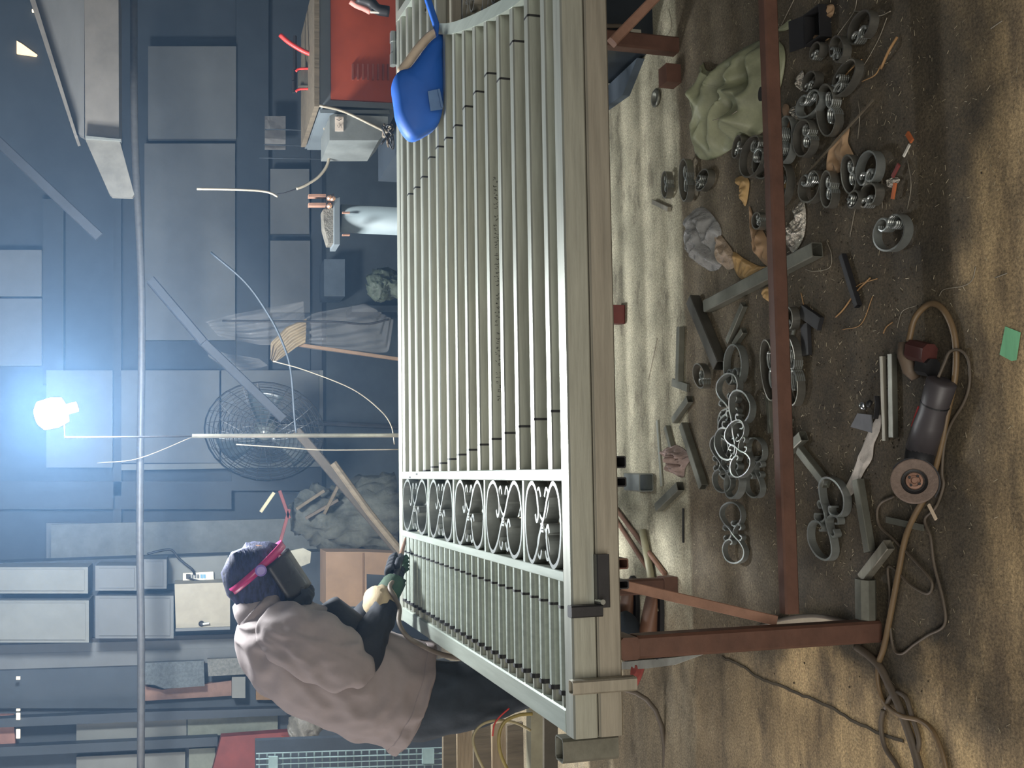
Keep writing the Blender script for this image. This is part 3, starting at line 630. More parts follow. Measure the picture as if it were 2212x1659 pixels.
MBp = MB().limb([(aty(625, 1590, 7.0), .01, .01), (aty(640, 1580, 7.0), .06, .05), (aty(665, 1560, 7.0), .1, .07), (aty(690, 1550, 7.0), .06, .05)], 20, .05, 9)
tag(MBp.build('plastic_bag', mat('grey_bag', (110, 108, 100), .4, 0, .3, 20, .8), None, True), 'crumpled grey plastic bag hanging behind the worker', 'bag')
# small lights of day through gaps in the cladding
gap = mat('daylight_gap', (255, 206, 150), .8, emit=1.6, ecol=(255, 208, 150), bump=0); gapw = mat('daylight_gap_white', (255, 236, 200), .8, emit=2.2, ecol=(255, 232, 190), bump=0)
struct('window_1', slab([(36, 88), (48, 95), (80, 118), (78, 121), (36, 115)], 8.66, .02), gap)
for i, (x, y0, y1) in enumerate([(39, 1462, 1468), (39, 1532, 1536), (39, 1541, 1555), (39, 1576, 1595)]): struct('window_%d' % (i+2), slab(rect(x-4, y0, x+4, y1), 7.45, .015), gapw)
struct('window_6', slab(rect(69, 20, 77, 25), 8.66, .02), gapw)
# wire grille leaning at the left edge
g0 = empty('wire_grille', aty(760, 1640, 5.0), 'pale teal welded grille standing at the left edge behind the worker', 'grille')
mb = MB()
for x in list(range(560, 950, 17)): mb.beam(aty(x, 1628-(x-560)*.03, 5.0), aty(x, 1675, 5.0), .006, .004, up=(0, 1, 0))
mb.build('short_wires', meshm, g0)
mb = MB()
for y in (1628, 1640, 1652, 1664): mb.beam(aty(553, y, 4.99), aty(955, y-13, 4.99), .004, .006 if y != 1640 else .012, up=(0, 1, 0))
mb.build('long_wires', meshm, g0)
slab(rect(580, 1634, 600, 1670), 4.98, .008).build('plate', mat('teal_plate', (128, 150, 150)), g0)
slab(rect(912, 1618, 938, 1650), 4.98, .008).build('plate', mat('teal_plate', (128, 150, 150)), g0)
slab([(552, 1600), (955, 1585), (955, 1680), (552, 1680)], 5.3, .05).build('backing', mat('night_blue_sheet', (40, 48, 56)), g0)
# planks and side bench left of the worker
for i, (x0, x1) in enumerate([(958, 985), (988, 1020), (1024, 1060), (1064, 1092), (1096, 1130)]):
    tag(slab([(x0, 1556+i*3), (x1, 1552+i*2), (x1+2, 1690), (x0, 1690)], 4.7+.05*i, .03).build('plank', [wood, mat('tan_timber', (132, 116, 92), .8, 0, .25, 10, .3, (.4, 4, 4))][i % 2]), ['grey plank on edge directly beneath the wire grille', 'tan plank on edge below the grey one', 'grey plank third from the wire grille', 'tan plank fourth from the wire grille, by the hose loops', 'grey plank lowest of the pile beside the gates'][i], 'plank', 'planks left of the worker')
tag(slab([(1147, 1535), (1172, 1535), (1172, 1690), (1147, 1690)], 4.1, .06).build('bench_rail', mat('pale_bench_steel', (150, 146, 124), .5, .2)), 'pale straight bench rail running out past the left edge', 'rail')
tag(slab([(1176, 1500), (1205, 1500), (1205, 1690), (1176, 1690)], 4.2, .2).build('bench_board', mat('dark_bench_timber', (84, 78, 66))), 'dark board below the pale bench rail', 'board')
tag(MB().tube(crom([aty(x, y, 3.7) for x, y in [(1150, 1542), (1120, 1545), (1090, 1560), (1078, 1590), (1082, 1630), (1105, 1680)]], 8), .006, 8).build('air_hose', mat('yellow_hose', (150, 134, 76), .4), None, True), 'yellow hose arching up left of the gate corner', 'hose')
tag(MB().tube(crom([aty(x, y, 3.75) for x, y in [(1146, 1578), (1115, 1562), (1075, 1556), (1040, 1566), (1022, 1592), (1030, 1630), (1055, 1680)]], 8), .005, 8).build('air_hose', mat('pale_hose', (160, 150, 116), .4), None, True), 'pale hose making the larger arch beside the planks', 'hose')
tag(MB().tube(crom([aty(x, y, 3.72) for x, y in [(1100, 1530), (1080, 1548), (1068, 1565), (1064, 1590)]], 8), .003, 8).build('red_wire', redpl, None, True), 'thin red wire between the two hoses', 'wire')
# upright pipe across the place
tag(MB().tube(crom([aty(x, y, 6.6) for x, y in [(289, -30), (291, 300), (306, 640), (303, 1000), (302, 1150), (303, 1250), (305, 1400), (304, 1690)]], 6), .021, 14).build('conduit_pipe', mat('grey_pipe', (84, 84, 84), .5, .2, .2, 30, .3), None, True), 'long level grey pipe strung across the whole place above the bench', 'pipe')
# hoist beam with gusset
t = empty('hoist_beam', aty(182, 150, 5.8), 'grey steel hoist beam with a triangular gusset at the upper right', 'beam')
slab([(58, -20), (182, -20), (182, 296), (158, 282)], 5.9, .05).build('gusset', steelg, t)
slab([(58, -20), (70, -20), (166, 290), (160, 292)], 5.8, .2).build('gusset_flange', mat('brown_grey_paint', (100, 96, 90)), t)
slab([(182, -20), (256, -20), (257, 298), (184, 294)], 5.75, .25).build('beam', mat('scuffed_paint', (104, 100, 94), .5, .1, .2, 6, .2), t)
slab([(184, 300), (258, 302), (290, 420), (286, 426), (242, 424), (236, 418)], 5.7, .04).build('end_plate', mat('end_plate_paint', (96, 94, 88)), t)
slab([(255, 300), (262, 300), (262, 304), (184, 299), (184, 293)], 5.68, .05).build('weld', scrollm, t)
# long slanting bars
for (a, b, w_, Y, m_, lab) in [((-10, 300), (215, 512), .035, 6.0, mat('black_strut', (36, 40, 46), .7), 'dark slanting brace bar at the upper right under the hoist beam'), ((325, 605), (440, 740), .07, 6.2, mat('black_strut', (36, 40, 46), .7), 'dark slanting strut running down toward the fan, upper length'),
    ((440, 740), (612, 905), .04, 6.2, mat('black_strut', (36, 40, 46), .7), 'thin dark slanting strut in front of the fan, middle length'), ((640, 930), (930, 1273), .06, 6.2, mat('dark_timber', (66, 60, 52), .8), 'weathered slanting timber strut below the fan')]:
    tag(MB().beam(aty(*a, Y), aty(*b, Y), .05, w_, up=(0, 1, 0)).build('strut', m_), lab, 'strut')
tag(MB().tube([aty(720, 1000, 6.0), aty(800, 1110, 6.0), aty(845, 1165, 6.0), aty(945, 1285, 6.0)], .02, 8).build('bamboo_pole', wood), 'thin pole lying along the weathered strut', 'pole')
# fan
t = empty('wall_fan', aty(575, 937, 7.3), 'large round wire caged industrial fan on the back wall', 'fan')
fc = aty(572, 935, 7.3); ra = (aty(450, 870, 7.3)-fc); e1 = Vector((.55, -.25, .8)).normalized(); e2 = Vector((.62, -.55, -.6)); e2 = (e2-e1*e2.dot(e1)).normalized(); nn = e1.cross(e2)
if nn.y > 0: nn = -nn
RF = .385; mb = MB()
for i in range(2, 15):
    r = RF*i/14; d = .09*(1-(i/14)**3)
    for s_ in (1, -1): mb.tube([fc+nn*d*s_+(e1*math.cos(q)+e2*math.sin(q))*r for q in [R(x) for x in range(0, 360, 12)]], .0026 if i < 14 else .006, 4, True)
for k in range(24):
    q = R(k*15)
    for s_ in (1, -1): mb.tube([fc+nn*.09*s_*(1-f**3)+(e1*math.cos(q)+e2*math.sin(q))*RF*f for f in (.14, .4, .7, .9, 1)], .0026, 4)
mb.build('cage', mat('cage_wire', (46, 48, 48), .4, .2), t)
for k in range(3):
    q0 = R(20+k*120)
    MB().grid(lambda u, v: fc+(e1*math.cos(q0+v*.75+u*.2)+e2*math.sin(q0+v*.75+u*.2))*(.05+.27*u)+nn*(.03*(v-.5)), 8, 6).build('blade', mat('fan_blade', (66, 74, 76), .35), t, True, [('solid', .004)])
MB().lathe(fc-nn*.16, nn, [(0, .04), (.02, .07), (.12, .075), (.17, .06), (.2, .03), (.21, .005)], 24).build('motor', mat('fan_motor', (120, 126, 120), .4, .3), t, True)
MB().tube([fc-nn*.15, fc-nn*.3+Vector((0, .2, -.05)), Vector((fc.x, 8.55, fc.z-.05))], .02, 8).build('bracket', darkm, t)
MB().tube([fc-nn*.15, Vector((fc.x+.03, 7.42, .03))], .018, 8).build('stand_pole', darkm, t)
MB().lathe((fc.x+.03, 7.42, 0), (0, 0, 1), [(0, .22), (.03, .2), (.04, .03)], 20).build('stand_base', darkm, t)
# plastic wrapped bundle with ochre sheet
def film(outl, Y, seed, amp=.03):
    P = [aty(x, y, Y) for x, y in outl]; n = len(P)//2; top = P[:n]; bot = P[n:][::-1]
    def fn(u, v):
        def L_(A): f = u*(len(A)-1); i = min(int(f), len(A)-2); return A[i].lerp(A[i+1], f-i)
        p = L_(top).lerp(L_(bot), v); q = p*9+Vector((seed, 0, 0)); return p+Vector((0, amp*(noise.noise(q)+.5*math.sin(v*26+u*3)), 0))
    return MB().grid(fn, 26, 22)
tag(film([(445, 695), (500, 680), (600, 660), (655, 650), (660, 700), (640, 745), (560, 745), (470, 725)], 6.6, 1).build('plastic_film', clear, None, True), 'clear plastic film pulled into long creases, upper part of the hanging bundle', 'plastic film')
tag(film([(640, 700), (680, 675), (790, 655), (810, 668), (850, 690), (840, 760), (760, 765), (650, 750)], 6.5, 4).build('plastic_film', clear, None, True), 'clear crinkled plastic film in the lower part of the hanging bundle', 'plastic film')
tag(film([(440, 730), (450, 750), (500, 765), (560, 775), (580, 790), (540, 800), (490, 798), (450, 770)], 6.4, 8).build('plastic_film', clear, None, True), 'loose flap of clear film caught on the slanting strut', 'plastic film')
tag(film([(583, 775), (585, 740), (620, 705), (662, 688), (660, 740), (640, 750), (610, 772), (592, 784)], 6.45, 12, .02).build('sheet_scrap', yel, None, True), 'ochre folded scrap of sheet in front of the clear film', 'sheet scrap')
tag(MB().beam(aty(625, 742, 6.5), aty(945, 788, 6.5), .02, .03, up=(0, 1, 0)).build('batten', cardb), 'thin brown batten below the clear film', 'batten')
# pale papers and loop wires on the wall
for i, (y0, y1) in enumerate([(251, 279), (281, 311), (314, 323)]):
    thing_slab('pale_sheet', ['upper of the three pale sheets pinned beside the loop of wire', 'middle one of the three pale sheets on the wall', 'narrow lowest of the three pale sheets on the wall'][i], 'sheet', rect(572, y0, 617, y1), 8.3, .012, mat('pale_paper', (150, 150, 150), .7), 'pale sheets on the back wall')
for i, (pts, Y, r, m_, lab) in enumerate([
    ([(688, 250), (700, 275), (710, 310), (709, 350), (690, 380), (660, 400), (640, 408)], 5.2, .007, wirem, 'loop of pale wire hanging from the orange cabinet corner'),
    ([(640, 408), (618, 416), (598, 420)], 5.2, .003, darkm, 'thin dark twist between the two pale wire ends'),
    ([(425, 408), (500, 409), (560, 412), (585, 417), (600, 425)], 5.2, .006, wirem, 'pale wire with bright tip reaching out toward the cabinet'),
    ([(690, 228), (740, 240), (800, 268), (850, 293)], 4.9, .007, wirem, 'stiff pale wire slanting down from the cabinet corner to the gate'),
    ([(455, 545), (530, 610), (580, 680), (610, 740), (628, 800), (636, 900), (640, 935)], 5.8, .006, stud, 'dark cable curving down from the wall panel over the fan'),
    ([(590, 780), (660, 800), (760, 840), (820, 885), (845, 920), (852, 960)], 5.5, .003, wirem, 'thin pale wire arching from the ochre scrap down to the far rail'),
    ([(510, 960), (620, 967), (700, 972), (860, 971)], 5.5, .003, wirem, 'thin pale wire beside the lamp pole'),
    ([(480, 693), (600, 694), (720, 695), (790, 700), (840, 690)], 6.3, .006, black, 'black cable lying over the plastic film'),
    ([(570, 279), (640, 281), (715, 286)], 7.0, .004, stud, 'upper thin wire running level past the pale sheets'), ([(570, 312), (640, 315), (715, 318)], 7.0, .004, stud, 'middle thin wire running level past the pale sheets'),
    ([(560, 341), (700, 344), (770, 347)], 7.0, .004, stud, 'lowest thin wire running level past the pale sheets'), ([(210, 1000), (300, 990), (420, 942)], 6.5, .003, wirem, 'faint thin wire beside the lamp')]):
    tag(MB().tube(crom([aty(x, y, Y) for x, y in pts], 6), r, 8).build('wire' if r < .007 else 'thick_wire', m_, None, True), lab, 'wire')
# orange cabinet
t = empty('welding_cabinet', Vector((aty(800, 110, 5.0).x, 5.0, .5)), 'orange red machine cabinet with louvres in a grey frame', 'machine cabinet')
slab([(690, -40), (860, -40), (860, 236), (690, 228)], 5.0, .7).build('casing', cab, t)
slab([(714, -40), (862, -40), (862, 221), (715, 214)], 4.985, .02).build('front_panel', redp, t)
for i in range(8): slab(rect(760+i*11, 138, 764+i*11, 172), 4.975, .012).build('louvre', mat('louvre_red', (112, 56, 44)), t)  # louvres in one even darker red
slab([(690, 236), (840, 238), (842, 246), (692, 244)], 4.97, .6).build('lower_rail', cab, t)
slab(rect(679, -40, 690, 230), 4.96, .65).build('top_board', wood, t)
a = aty(860, 100, 5.0)
MB().box((a.x-.5, 5.05, 0), (a.x+.35, 5.6, a.z)).build('stand', stud, t)
t = empty('glove_pair', aty(780, 15, 4.85), 'pink and white cable clamp with a black grip hanging in front of the orange cabinet', 'cable clamp')
MB().tube(crom([aty(x, y, 4.85) for x, y in [(757, 3), (770, 12), (785, 18), (800, 26)]], 4), .014, 8).build('pink_jaw', mat('salmon_plastic', (210, 140, 130)), t, True)
MB().tube(crom([aty(x, y, 4.83) for x, y in [(770, -5), (800, 5), (815, 20), (840, 25)]], 4), .026, 8).build('grip', black, t, True)
MB().tube([aty(800, 26, 4.82), aty(840, 27, 4.82)], .006, 8).build('cable_tip', whitep, t)
c = tag(slab([(712, 250), (722, 246), (838, 252), (838, 280), (818, 303), (712, 303)], 4.9, .35).build('switch_box', mat('box_grey', (104, 108, 106), .5)), 'grey switch box with a paper label below the orange cabinet', 'box')
slab([(724, 252), (742, 252), (742, 283), (724, 283)], 4.895, .004).build('paper_label', mat('label_paper', (198, 184, 170)), c)
MB().tube([aty(x, y, 4.892) for x, y in [(727, 258), (733, 260), (738, 257)]], .0015, 5).build('ink_mark', black, c)
MB().tube([aty(x, y, 4.892) for x, y in [(728, 270), (732, 276), (736, 269), (739, 277)]], .001, 5).build('ink_mark', black, c)
t = empty('cable_tangle', aty(838, 290, 4.7), 'tangle of cable ends beside the grey switch box', 'cables')
for i in range(5):
    MB().tube(crom([aty(820+rnd.random()*30, 262+rnd.random()*60, 4.7+rnd.random()*.1) for _ in range(4)], 6), .005, 6).build('cable_end', [black, cordm, wirem][i % 3], t, True)
# reel with red frame
t = empty('cable_reel', aty(665, 172, 5.3), 'cable reel with red side hoops on top of the cabinet', 'reel')
MB().tube([aty(663, 158, 5.3), aty(663, 190, 5.3)], .045, 16).build('drum', mat('reel_drum', (84, 82, 74), .4, .4), t)
for y in (148, 192): MB().tube(crom([aty(x, yy, 5.25) for x, yy in [(682, y), (660, y), (645, y+1), (639, y+6)]], 5), .006, 8).build('side_hoop', redpl, t, True)
for y in (150, 176): MB().tube([aty(634, y, 5.3), aty(634, y+24, 5.3)], .008, 8).build('cross_bar', darkm, t)
MB().tube([aty(637, 78, 5.35), aty(637, 200, 5.35)], .01, 8).build('upright', darkm, t)
tag(MB().tube(crom([aty(x, y, 5.2) for x, y in [(605, 75), (625, 92), (655, 110), (682, 121)]], 6), .012, 8).build('red_hose', redpl, None, True), 'short red hose slanting down to the cabinet top', 'hose')
# vise on its pedestal
t = empty('bench_vise', Vector((aty(800, 470, 4.9).x, 4.9, 0)), 'steel bench vise on a round grey pedestal beyond the gate', 'vise')
pc = aty(736, 472, 4.9)
MB().lathe((pc.x, 4.9, 0), (0, 0, 1), [(0, .18), (.02, .18), (.025, .064), (pc.z, .064)], 32).build('pedestal', mat('pale_column_paint', (96, 106, 108), .65, 0, .08, 3, 0), t, True)
slab([(722, 430), (734, 426), (734, 528), (722, 528)], 4.83, .16).build('base_plate', cab, t)
slab([(698, 452), (722, 448), (722, 525), (710, 525), (700, 490)], 4.86, .1).build('fixed_jaw', mat('knurled_steel', (110, 106, 96), .5, .4, .4, 60, .8), t)
slab([(706, 420), (722, 418), (722, 446), (706, 446)], 4.86, .09).build('moving_jaw', darkm, t)
for y in (419, 438): slab(rect(667, y, 704, y+6), 4.88, .04).build('guide_bar', rustl, t)
for x, y in ((711, 429), (718, 431), (711, 446)): MB().lathe(aty(x, y, 4.85), (0, -1, 0), [(0, .012), (.02, .012), (.026, .005)], 10).build('bolt', mat('copper_glint', (214, 170, 140), .25, .8), t)
for y in (457, 505): slab(rect(740, y, 756, y+3), 4.8, .02).build('bolt', rustl, t)
# clutter heap under the fan, carton near the worker
t = tag(slab([(704, 1192), (790, 1192), (955, 1200), (955, 1250), (792, 1240), (792, 1310), (704, 1310)], 6.4, .3).build('carton', cardb), 'brown cardboard carton between the worker and the gate end', 'carton')
slab(rect(783, 1195, 786, 1300), 6.395, .004).build('seam', mat('dark_seam', (92, 70, 52)), t)
thing_slab('white_sheet', 'pale grey sheet piece behind the mask of the worker', 'sheet', [(625, 1190), (655, 1184), (672, 1192), (670, 1216), (650, 1224)], 6.6, .02, mat('pale_sheet_grey', (140, 138, 124)))
for i, (a, b, w_, m_, lab) in enumerate([((563, 1106), (592, 1064), 8, mat('pale_strip', (180, 172, 140)), 'short pale strip leaning below the fan'), ((640, 1100), (700, 1060), 10, wood, 'wood scrap under the fan beside the pale strip'), ((660, 1120), (730, 1080), 8, cordm, 'bent dark scrap in the heap under the fan'),
    ((700, 1110), (735, 1040), 10, wood, 'upright wood scrap in the heap under the fan'), ((625, 1120), (604, 1060), 4, redd, 'thin reddish stick hanging below the fan'), ((600, 1190), (625, 1100), 4, redd, 'thin reddish stick reaching toward the head of the worker')]):
    tag(MB().beam(aty(*a, 7.0), aty(*b, 7.0), .02, w_*mpp(7), up=(0, 1, 0)).build('scrap_stick', m_), lab, 'scrap')
t = tag(MB().limb([(aty(640, 1100, 7.3), .05, .05), (aty(680, 1105, 7.2), .15, .12), (aty(740, 1110, 7.2), .2, .18), (aty(850, 1110, 7.2), .25, .2)], 20, .12, 7).build('scrap_heap', mat('heap', (70, 72, 66), .8, 0, .5, 14, .8), None, True), 'dark heap of offcuts below the fan', 'scrap heap')
for i, (pts, lab) in enumerate([([(700, 560), (745, 560), (745, 640), (700, 640)], 'blue grey crate in the dark below the wall panels'), ([(760, 660), (930, 660), (930, 674), (760, 674)], 'dark upright post below the wall panels')]):
    thing_slab('crate' if i == 0 else 'post', lab, 'crate' if i == 0 else 'post', pts, 7.8, .3, bluebox if i == 0 else stud)
tag(MB().limb([(aty(800, 640, 6.0), .02, .02), (aty(812, 630, 6.0), .06, .06), (aty(830, 615, 6.0), .08, .07), (aty(850, 620, 6.0), .06, .06), (aty(955, 620, 6.0), .1, .08)], 16, .06, 12).build('plant_scraps', mat('dull_green', (44, 52, 40), .7, 0, .5, 30, .8), None, True), 'dull green tangled bundle beside the plastic film', 'bundle')
thing_slab('dark_counter', 'long low dark counter standing along the back wall', 'counter', rect(705, -60, 880, 1300), 8.2, .3, mat('dark_counter_paint', (44, 52, 58), .7))  # counter in one even dark blue-grey

# ---------------------------------------------------------------- things on the floor
def onfloor(px, py, z=0): return atz(px, py, z)
def flen(a, b): return (atz(*a)-atz(*b)).length
def pxw(px, py): p = atz(px, py); return (p-CAM).length/FPX      # metres per pixel across, at a floor point
# C scrolls
def c_points(Rr, gap, curl):      # open towards +x; unit-less local curve
    pts = []
    a0 = R(gap)
    for i in range(15):
        a = a0+(2*math.pi-2*a0)*i/14; pts.append((Rr*math.cos(a), Rr*math.sin(a)))
    e = []
    cx, cy = pts[0]; c1 = Vector((math.cos(a0+R(0)), math.sin(a0))); cc = Vector((cx, cy))-c1*curl
    for i in range(1, 9): an = a0-R(40*i); q = cc+Vector((math.cos(an), math.sin(an)))*curl*(1-.06*i); e.append((q.x, q.y))
    return [(x, y) for x, y in e[::-1]]+pts+[(x, -y) for x, y in e]
def c_scroll(px, py, wx, wy, opn, m_, label, z=0, lie=True, h=.024):
    """opn: direction of the opening in photo pixels; wx, wy: size in photo pixels"""
    p = onfloor(px, py, z); s1 = (atz(px, py-wy/2)-atz(px, py+wy/2)).length/2; s2 = (atz(px-wx/2, py)-atz(px+wx/2, py)).length/2
    d = Vector((-opn[1], -opn[0], 0)).normalized(); e = Vector((-d.y, d.x, 0))
    alongx = abs(d.x) > .5
    ra, rb = (s1, s2) if alongx else (s2, s1)
    ra = max(ra, .018); rb = max(rb, .018)
    t = empty('scroll_iron', (p.x, p.y, z), label, 'scroll iron', 'loose scroll irons on the floor')
    P = c_points(1, 38, .42)
    pts = crom([Vector((p.x, p.y, z+h/2+.001))+d*x*ra+e*y*rb for x, y in P], 3)
    tilt = rnd.uniform(-.12, .12); k0 = min(q.dot(e) for q in pts)
    pts = [q+Vector((0, 0, abs(tilt)*abs(q.dot(e)-k0))) for q in pts]
    st = MB().ribbon(pts, h, .0045).build('strap', m_, t)
    for seg in (pts[:22], pts[-22:]):      # ribbed, thickened tips
        mb = MB()
        for i in range(5): mb.tube([q+Vector((0, 0, (i-2)*h*.24)) for q in seg[::2]], .0034, 6)
        mb.build('fluted_tip', scrollm, t)
    return t
CS = [(1878, 62, 56, 62, (0, 1), 'arched scroll iron with both tips facing left, nearest the dark open box'),
      (1779, 112, 24, 34, (0, 1), 'small narrow scroll iron beside the oil rag and dark box'), (1828, 108, 40, 48, (-1, 1), 'scroll iron overlapped by pale wires right of the small narrow one'),
      (1842, 170, 54, 62, (-1, .3), 'wide scroll iron with a stalk lying across it'), (1765, 178, 28, 40, (0, 1), 'scroll iron half hidden under the wire tangle'),
      (1763, 226, 48, 52, (0, -1), 'round scroll iron next to the twisted foil bits'), (1806, 240, 40, 110, (1, 0), 'long oval scroll iron touching the brown leaf tip'),
      (1713, 303, 34, 100, (-1, 0), 'tall oval scroll iron right beside the brown stretcher bar'), (1752, 300, 40, 76, (1, 0), 'scroll iron between the tall oval one and the brown leaf'),
      (1702, 400, 34, 86, (-1, 0), 'scroll iron with a small ochre leaf on it'), (1765, 404, 44, 66, (0, -1), 'round scroll iron beyond the wood stick'), (1803, 410, 26, 78, (1, 0), 'narrow scroll iron with a bright tip under the brown leaf'),
      (1855, 378, 30, 82, (1, 0), 'scroll iron standing beside the torn edge of the brown leaf'), (1893, 366, 50, 72, (0, 1), 'arched scroll iron next to the orange and white stick'),
      (1862, 432, 24, 36, (-1, 0), 'smallest curled scroll iron below the torn leaf'), (1896, 424, 44, 50, (0, 1), 'scroll iron crossed by a thin upright wire'),
      (1943, 503, 58, 78, (0, -1), 'bright scroll iron lying alone nearest the camera'), (1640, 340, 50, 78, (1, -.3), 'scroll iron on the tarpaulin side of the brown bar'), (1666, 352, 44, 66, (1, 0), 'scroll iron half behind the brown bar by the tarpaulin'),
      (1607, 318, 24, 34, (1, 1), 'small bright scroll iron at the edge of the tarpaulin'), (1492, 390, 20, 90, (1, 0), 'long flat scroll iron near the floor seam'), (1533, 390, 28, 44, (-1, 0), 'scroll iron between the floor seam and the tarpaulin tip'),
      (1450, 400, 14, 56, (1, 0), 'thin scroll iron on the pale concrete by the folded scrap'), (1652, 478, 20, 34, (1, 0), 'scroll iron in the gap left of the brown bar beside the leaf roll'),
      (1726, 800, 36, 150, (1, 0), 'long scroll iron with shiny tips just right of the brown bar'), (1680, 800, 30, 130, (1, 0), 'long scroll iron with its tips hidden behind the brown bar'), (1527, 812, 28, 50, (1, .5), 'scroll iron at the foot of the dark slanting tube'),
      (1600, 790, 44, 90, (0, 1), 'arched scroll iron at the head of the ornament pile'), (1720, 690, 26, 50, (0, 1), 'scroll iron hooked over the grey strip')]
for i, (x, y, wx, wy, op, lab) in enumerate(CS):
    c_scroll(x, y, wx, wy, op, scrollm if i in (16, 5, 7, 13, 27) else scrolld, lab, z=.006*((i*7) % 3))
# whole gate ornaments: S scroll with small curls and a collar
def ornament(px, py, ang, size, z, label, tilt=(0, 0)):
    c = onfloor(px, py, z)
    t = empty('scroll_ornament', (c.x, c.y, z), label, 'scroll ornament', 'finished scroll ornaments on the floor')
    rot = Matrix.Rotation(ang, 3, 'Z'); rt = Matrix.Rotation(tilt[0], 3, 'X') @ Matrix.Rotation(tilt[1], 3, 'Y')
    def put(mb):
        vs = [rt @ (rot @ (v*size)) for v in mb.v]; mb.v = [Vector((c.x, c.y, z))+v for v in vs]; return mb
    a = MB(); s_scroll(a, 0, 0, .02, 1.05, 1, .036, .009); b = MB(); small_c(b, 0, 0, .018, 1.6, 1.2, .032, .008, 0); col = MB()
    for k in (-1, 0, 1): col.box((k*.008-.003, -.012, .0), (k*.008+.003, .012, .028))
    lo = min((rt @ (rot @ (v*size))).z for v in a.v)
    z = z-min(0, lo)+.001
    st = put(a).build('s_strap', scrollm, t); put(b).build('small_curl', scrollm, st); put(col).build('collar', scrollm, t)
for i, (x, y, an, sz, z, tl_, lab) in enumerate([(1590, 880, 96, .58, .02, (.1, .05), 'scroll ornament on top of the pile at its upper end'), (1585, 960, 84, .62, .0, (.0, 0), 'scroll ornament at the bottom of the pile under the others'),
    (1605, 920, 60, .6, .035, (.12, .1), 'scroll ornament lying askew on the pile, right side'), (1600, 1000, 100, .6, .03, (-.1, .05), 'scroll ornament in the lower half of the pile'), (1640, 1010, 80, .5, .0, (0, 0), 'scroll ornament at the right edge of the pile beside the brown bar'),
    (1572, 1000, 90, .5, .04, (.1, -.05), 'scroll ornament on the left edge of the pile'), (1610, 970, 110, .48, .055, (.15, .1), 'topmost scroll ornament in the middle of the pile'),
    (1598, 1150, 94, .52, .0, (.18, 0), 'scroll ornament leaning alone below the pile'), (1800, 1120, 62, .62, .0, (0, 0), 'single scroll ornament lying flat beside the grey tubes')]):
    ornament(x, y, R(an), sz, z, lab, tl_)
# tube offcuts
TB = [((1778, 540), (1540, 662), 30, 'long grey square tube slanting under the brown bar'), ((1508, 648), (1568, 790), 36, 'thick dark square tube slanting beside the long grey one'),
      ((1614, 658), (1580, 738), 18, 'short tube leaning against the thick dark one'), ((1614, 714), (1594, 745), 18, 'tiny tube offcut with a bright end'), ((1477, 706), (1474, 824), 20, 'narrow grey tube lying along the floor seam'),
      ((1457, 826), (1490, 838), 18, 'short flat offcut across the end of the seam tube'), ((1497, 862), (1464, 908), 20, 'short square tube below the seam tube, open end up'), ((1422, 908), (1432, 1050), 12, 'thin bright angle strip on the pale concrete'),
      ((1446, 922), (1462, 985), 16, 'dirty short tube between the thin strip and the wide tube'), ((1484, 918), (1528, 1052), 24, 'square tube slanting left of the ornament pile'), ((1378, 1040), (1412, 1042), 40, 'bright short cube of tube closest to the bench edge'),
      ((1478, 1050), (1430, 1096), 20, 'short tube with a pale end below the crumpled paper'), ((1676, 766), (1656, 803), 16, 'small tube stub left of the brown bar'), ((1712, 902), (1702, 960), 22, 'dark ended tube stub right of the brown bar'),
      ((1745, 942), (1703, 982), 22, 'small tube stub touching the brown bar'), ((1736, 972), (1794, 1046), 24, 'grey tube slanting above the single ornament'), ((1826, 552), (1860, 662), 18, 'dark tube lying in oily dirt beside the stalks'),
      ((1912, 770), (1918, 952), 14, 'scratched pale tube of the pair beside the grinder'), ((1934, 765), (1937, 945), 20, 'dark grey tube of the pair beside the grinder'), ((1862, 1036), (1888, 1192), 26, 'grey square tube pointing down from the white strip'),
      ((1930, 1176), (1874, 1248), 28, 'bright square tube crossing the cord'), ((1887, 1250), (1888, 1336), 54, 'big hexagonal looking tube block beside the trestle foot'), ((1918, 1122), (1998, 1140), 14, 'thin flat bar lying beneath the hose'),
      ((1745, 700), (1748, 768), 34, 'dirty flat plate right of the brown bar, lower'), ((1738, 672), (1778, 700), 30, 'dirty flat plate right of the brown bar, upper'), ((1722, 690), (1695, 822), 12, 'narrow grey strip running beside the brown bar'),
      ((1478, 1098), (1478, 1172), 5, 'thin dark rod lying on the seam'), ((1666, 850), (1672, 935), 16, 'tube half hidden left of the brown bar by the pile')]
for i, (a, b, w_, lab) in enumerate(TB):
    pa, pb = onfloor(*a), onfloor(*b); mpx = pxw((a[0]+b[0])/2, (a[1]+b[1])/2)
    along_depth = abs(a[0]-b[0]) > abs(a[1]-b[1])
    W = w_*mpx*(.95 if along_depth else .78); Hh = W*(.35 if i in (5, 22, 23, 24, 25, 7) else .85)
    d_ = (pb-pa).normalized(); o_ = Vector((0, 0, Hh/2+.001))
    m_ = {10: scrollm, 20: galvd, 17: galvd, 7: galv, 1: mat('dark_tube', (74, 72, 66), .5, .4), 16: darkm, 23: darkm, 24: darkm, 26: darkm}.get(i, offcut)
    flat = Hh < W*.5
    ob = MB().beam(pa+o_, pb+o_, W, Hh, hollow=0 if (flat or i == 26) else W*.06, ch=.3 if i == 21 else .08).build('flat_bar' if flat else 'square_tube', m_)
    tag(ob, lab, 'flat bar' if flat else 'tube', 'steel offcuts on the floor')
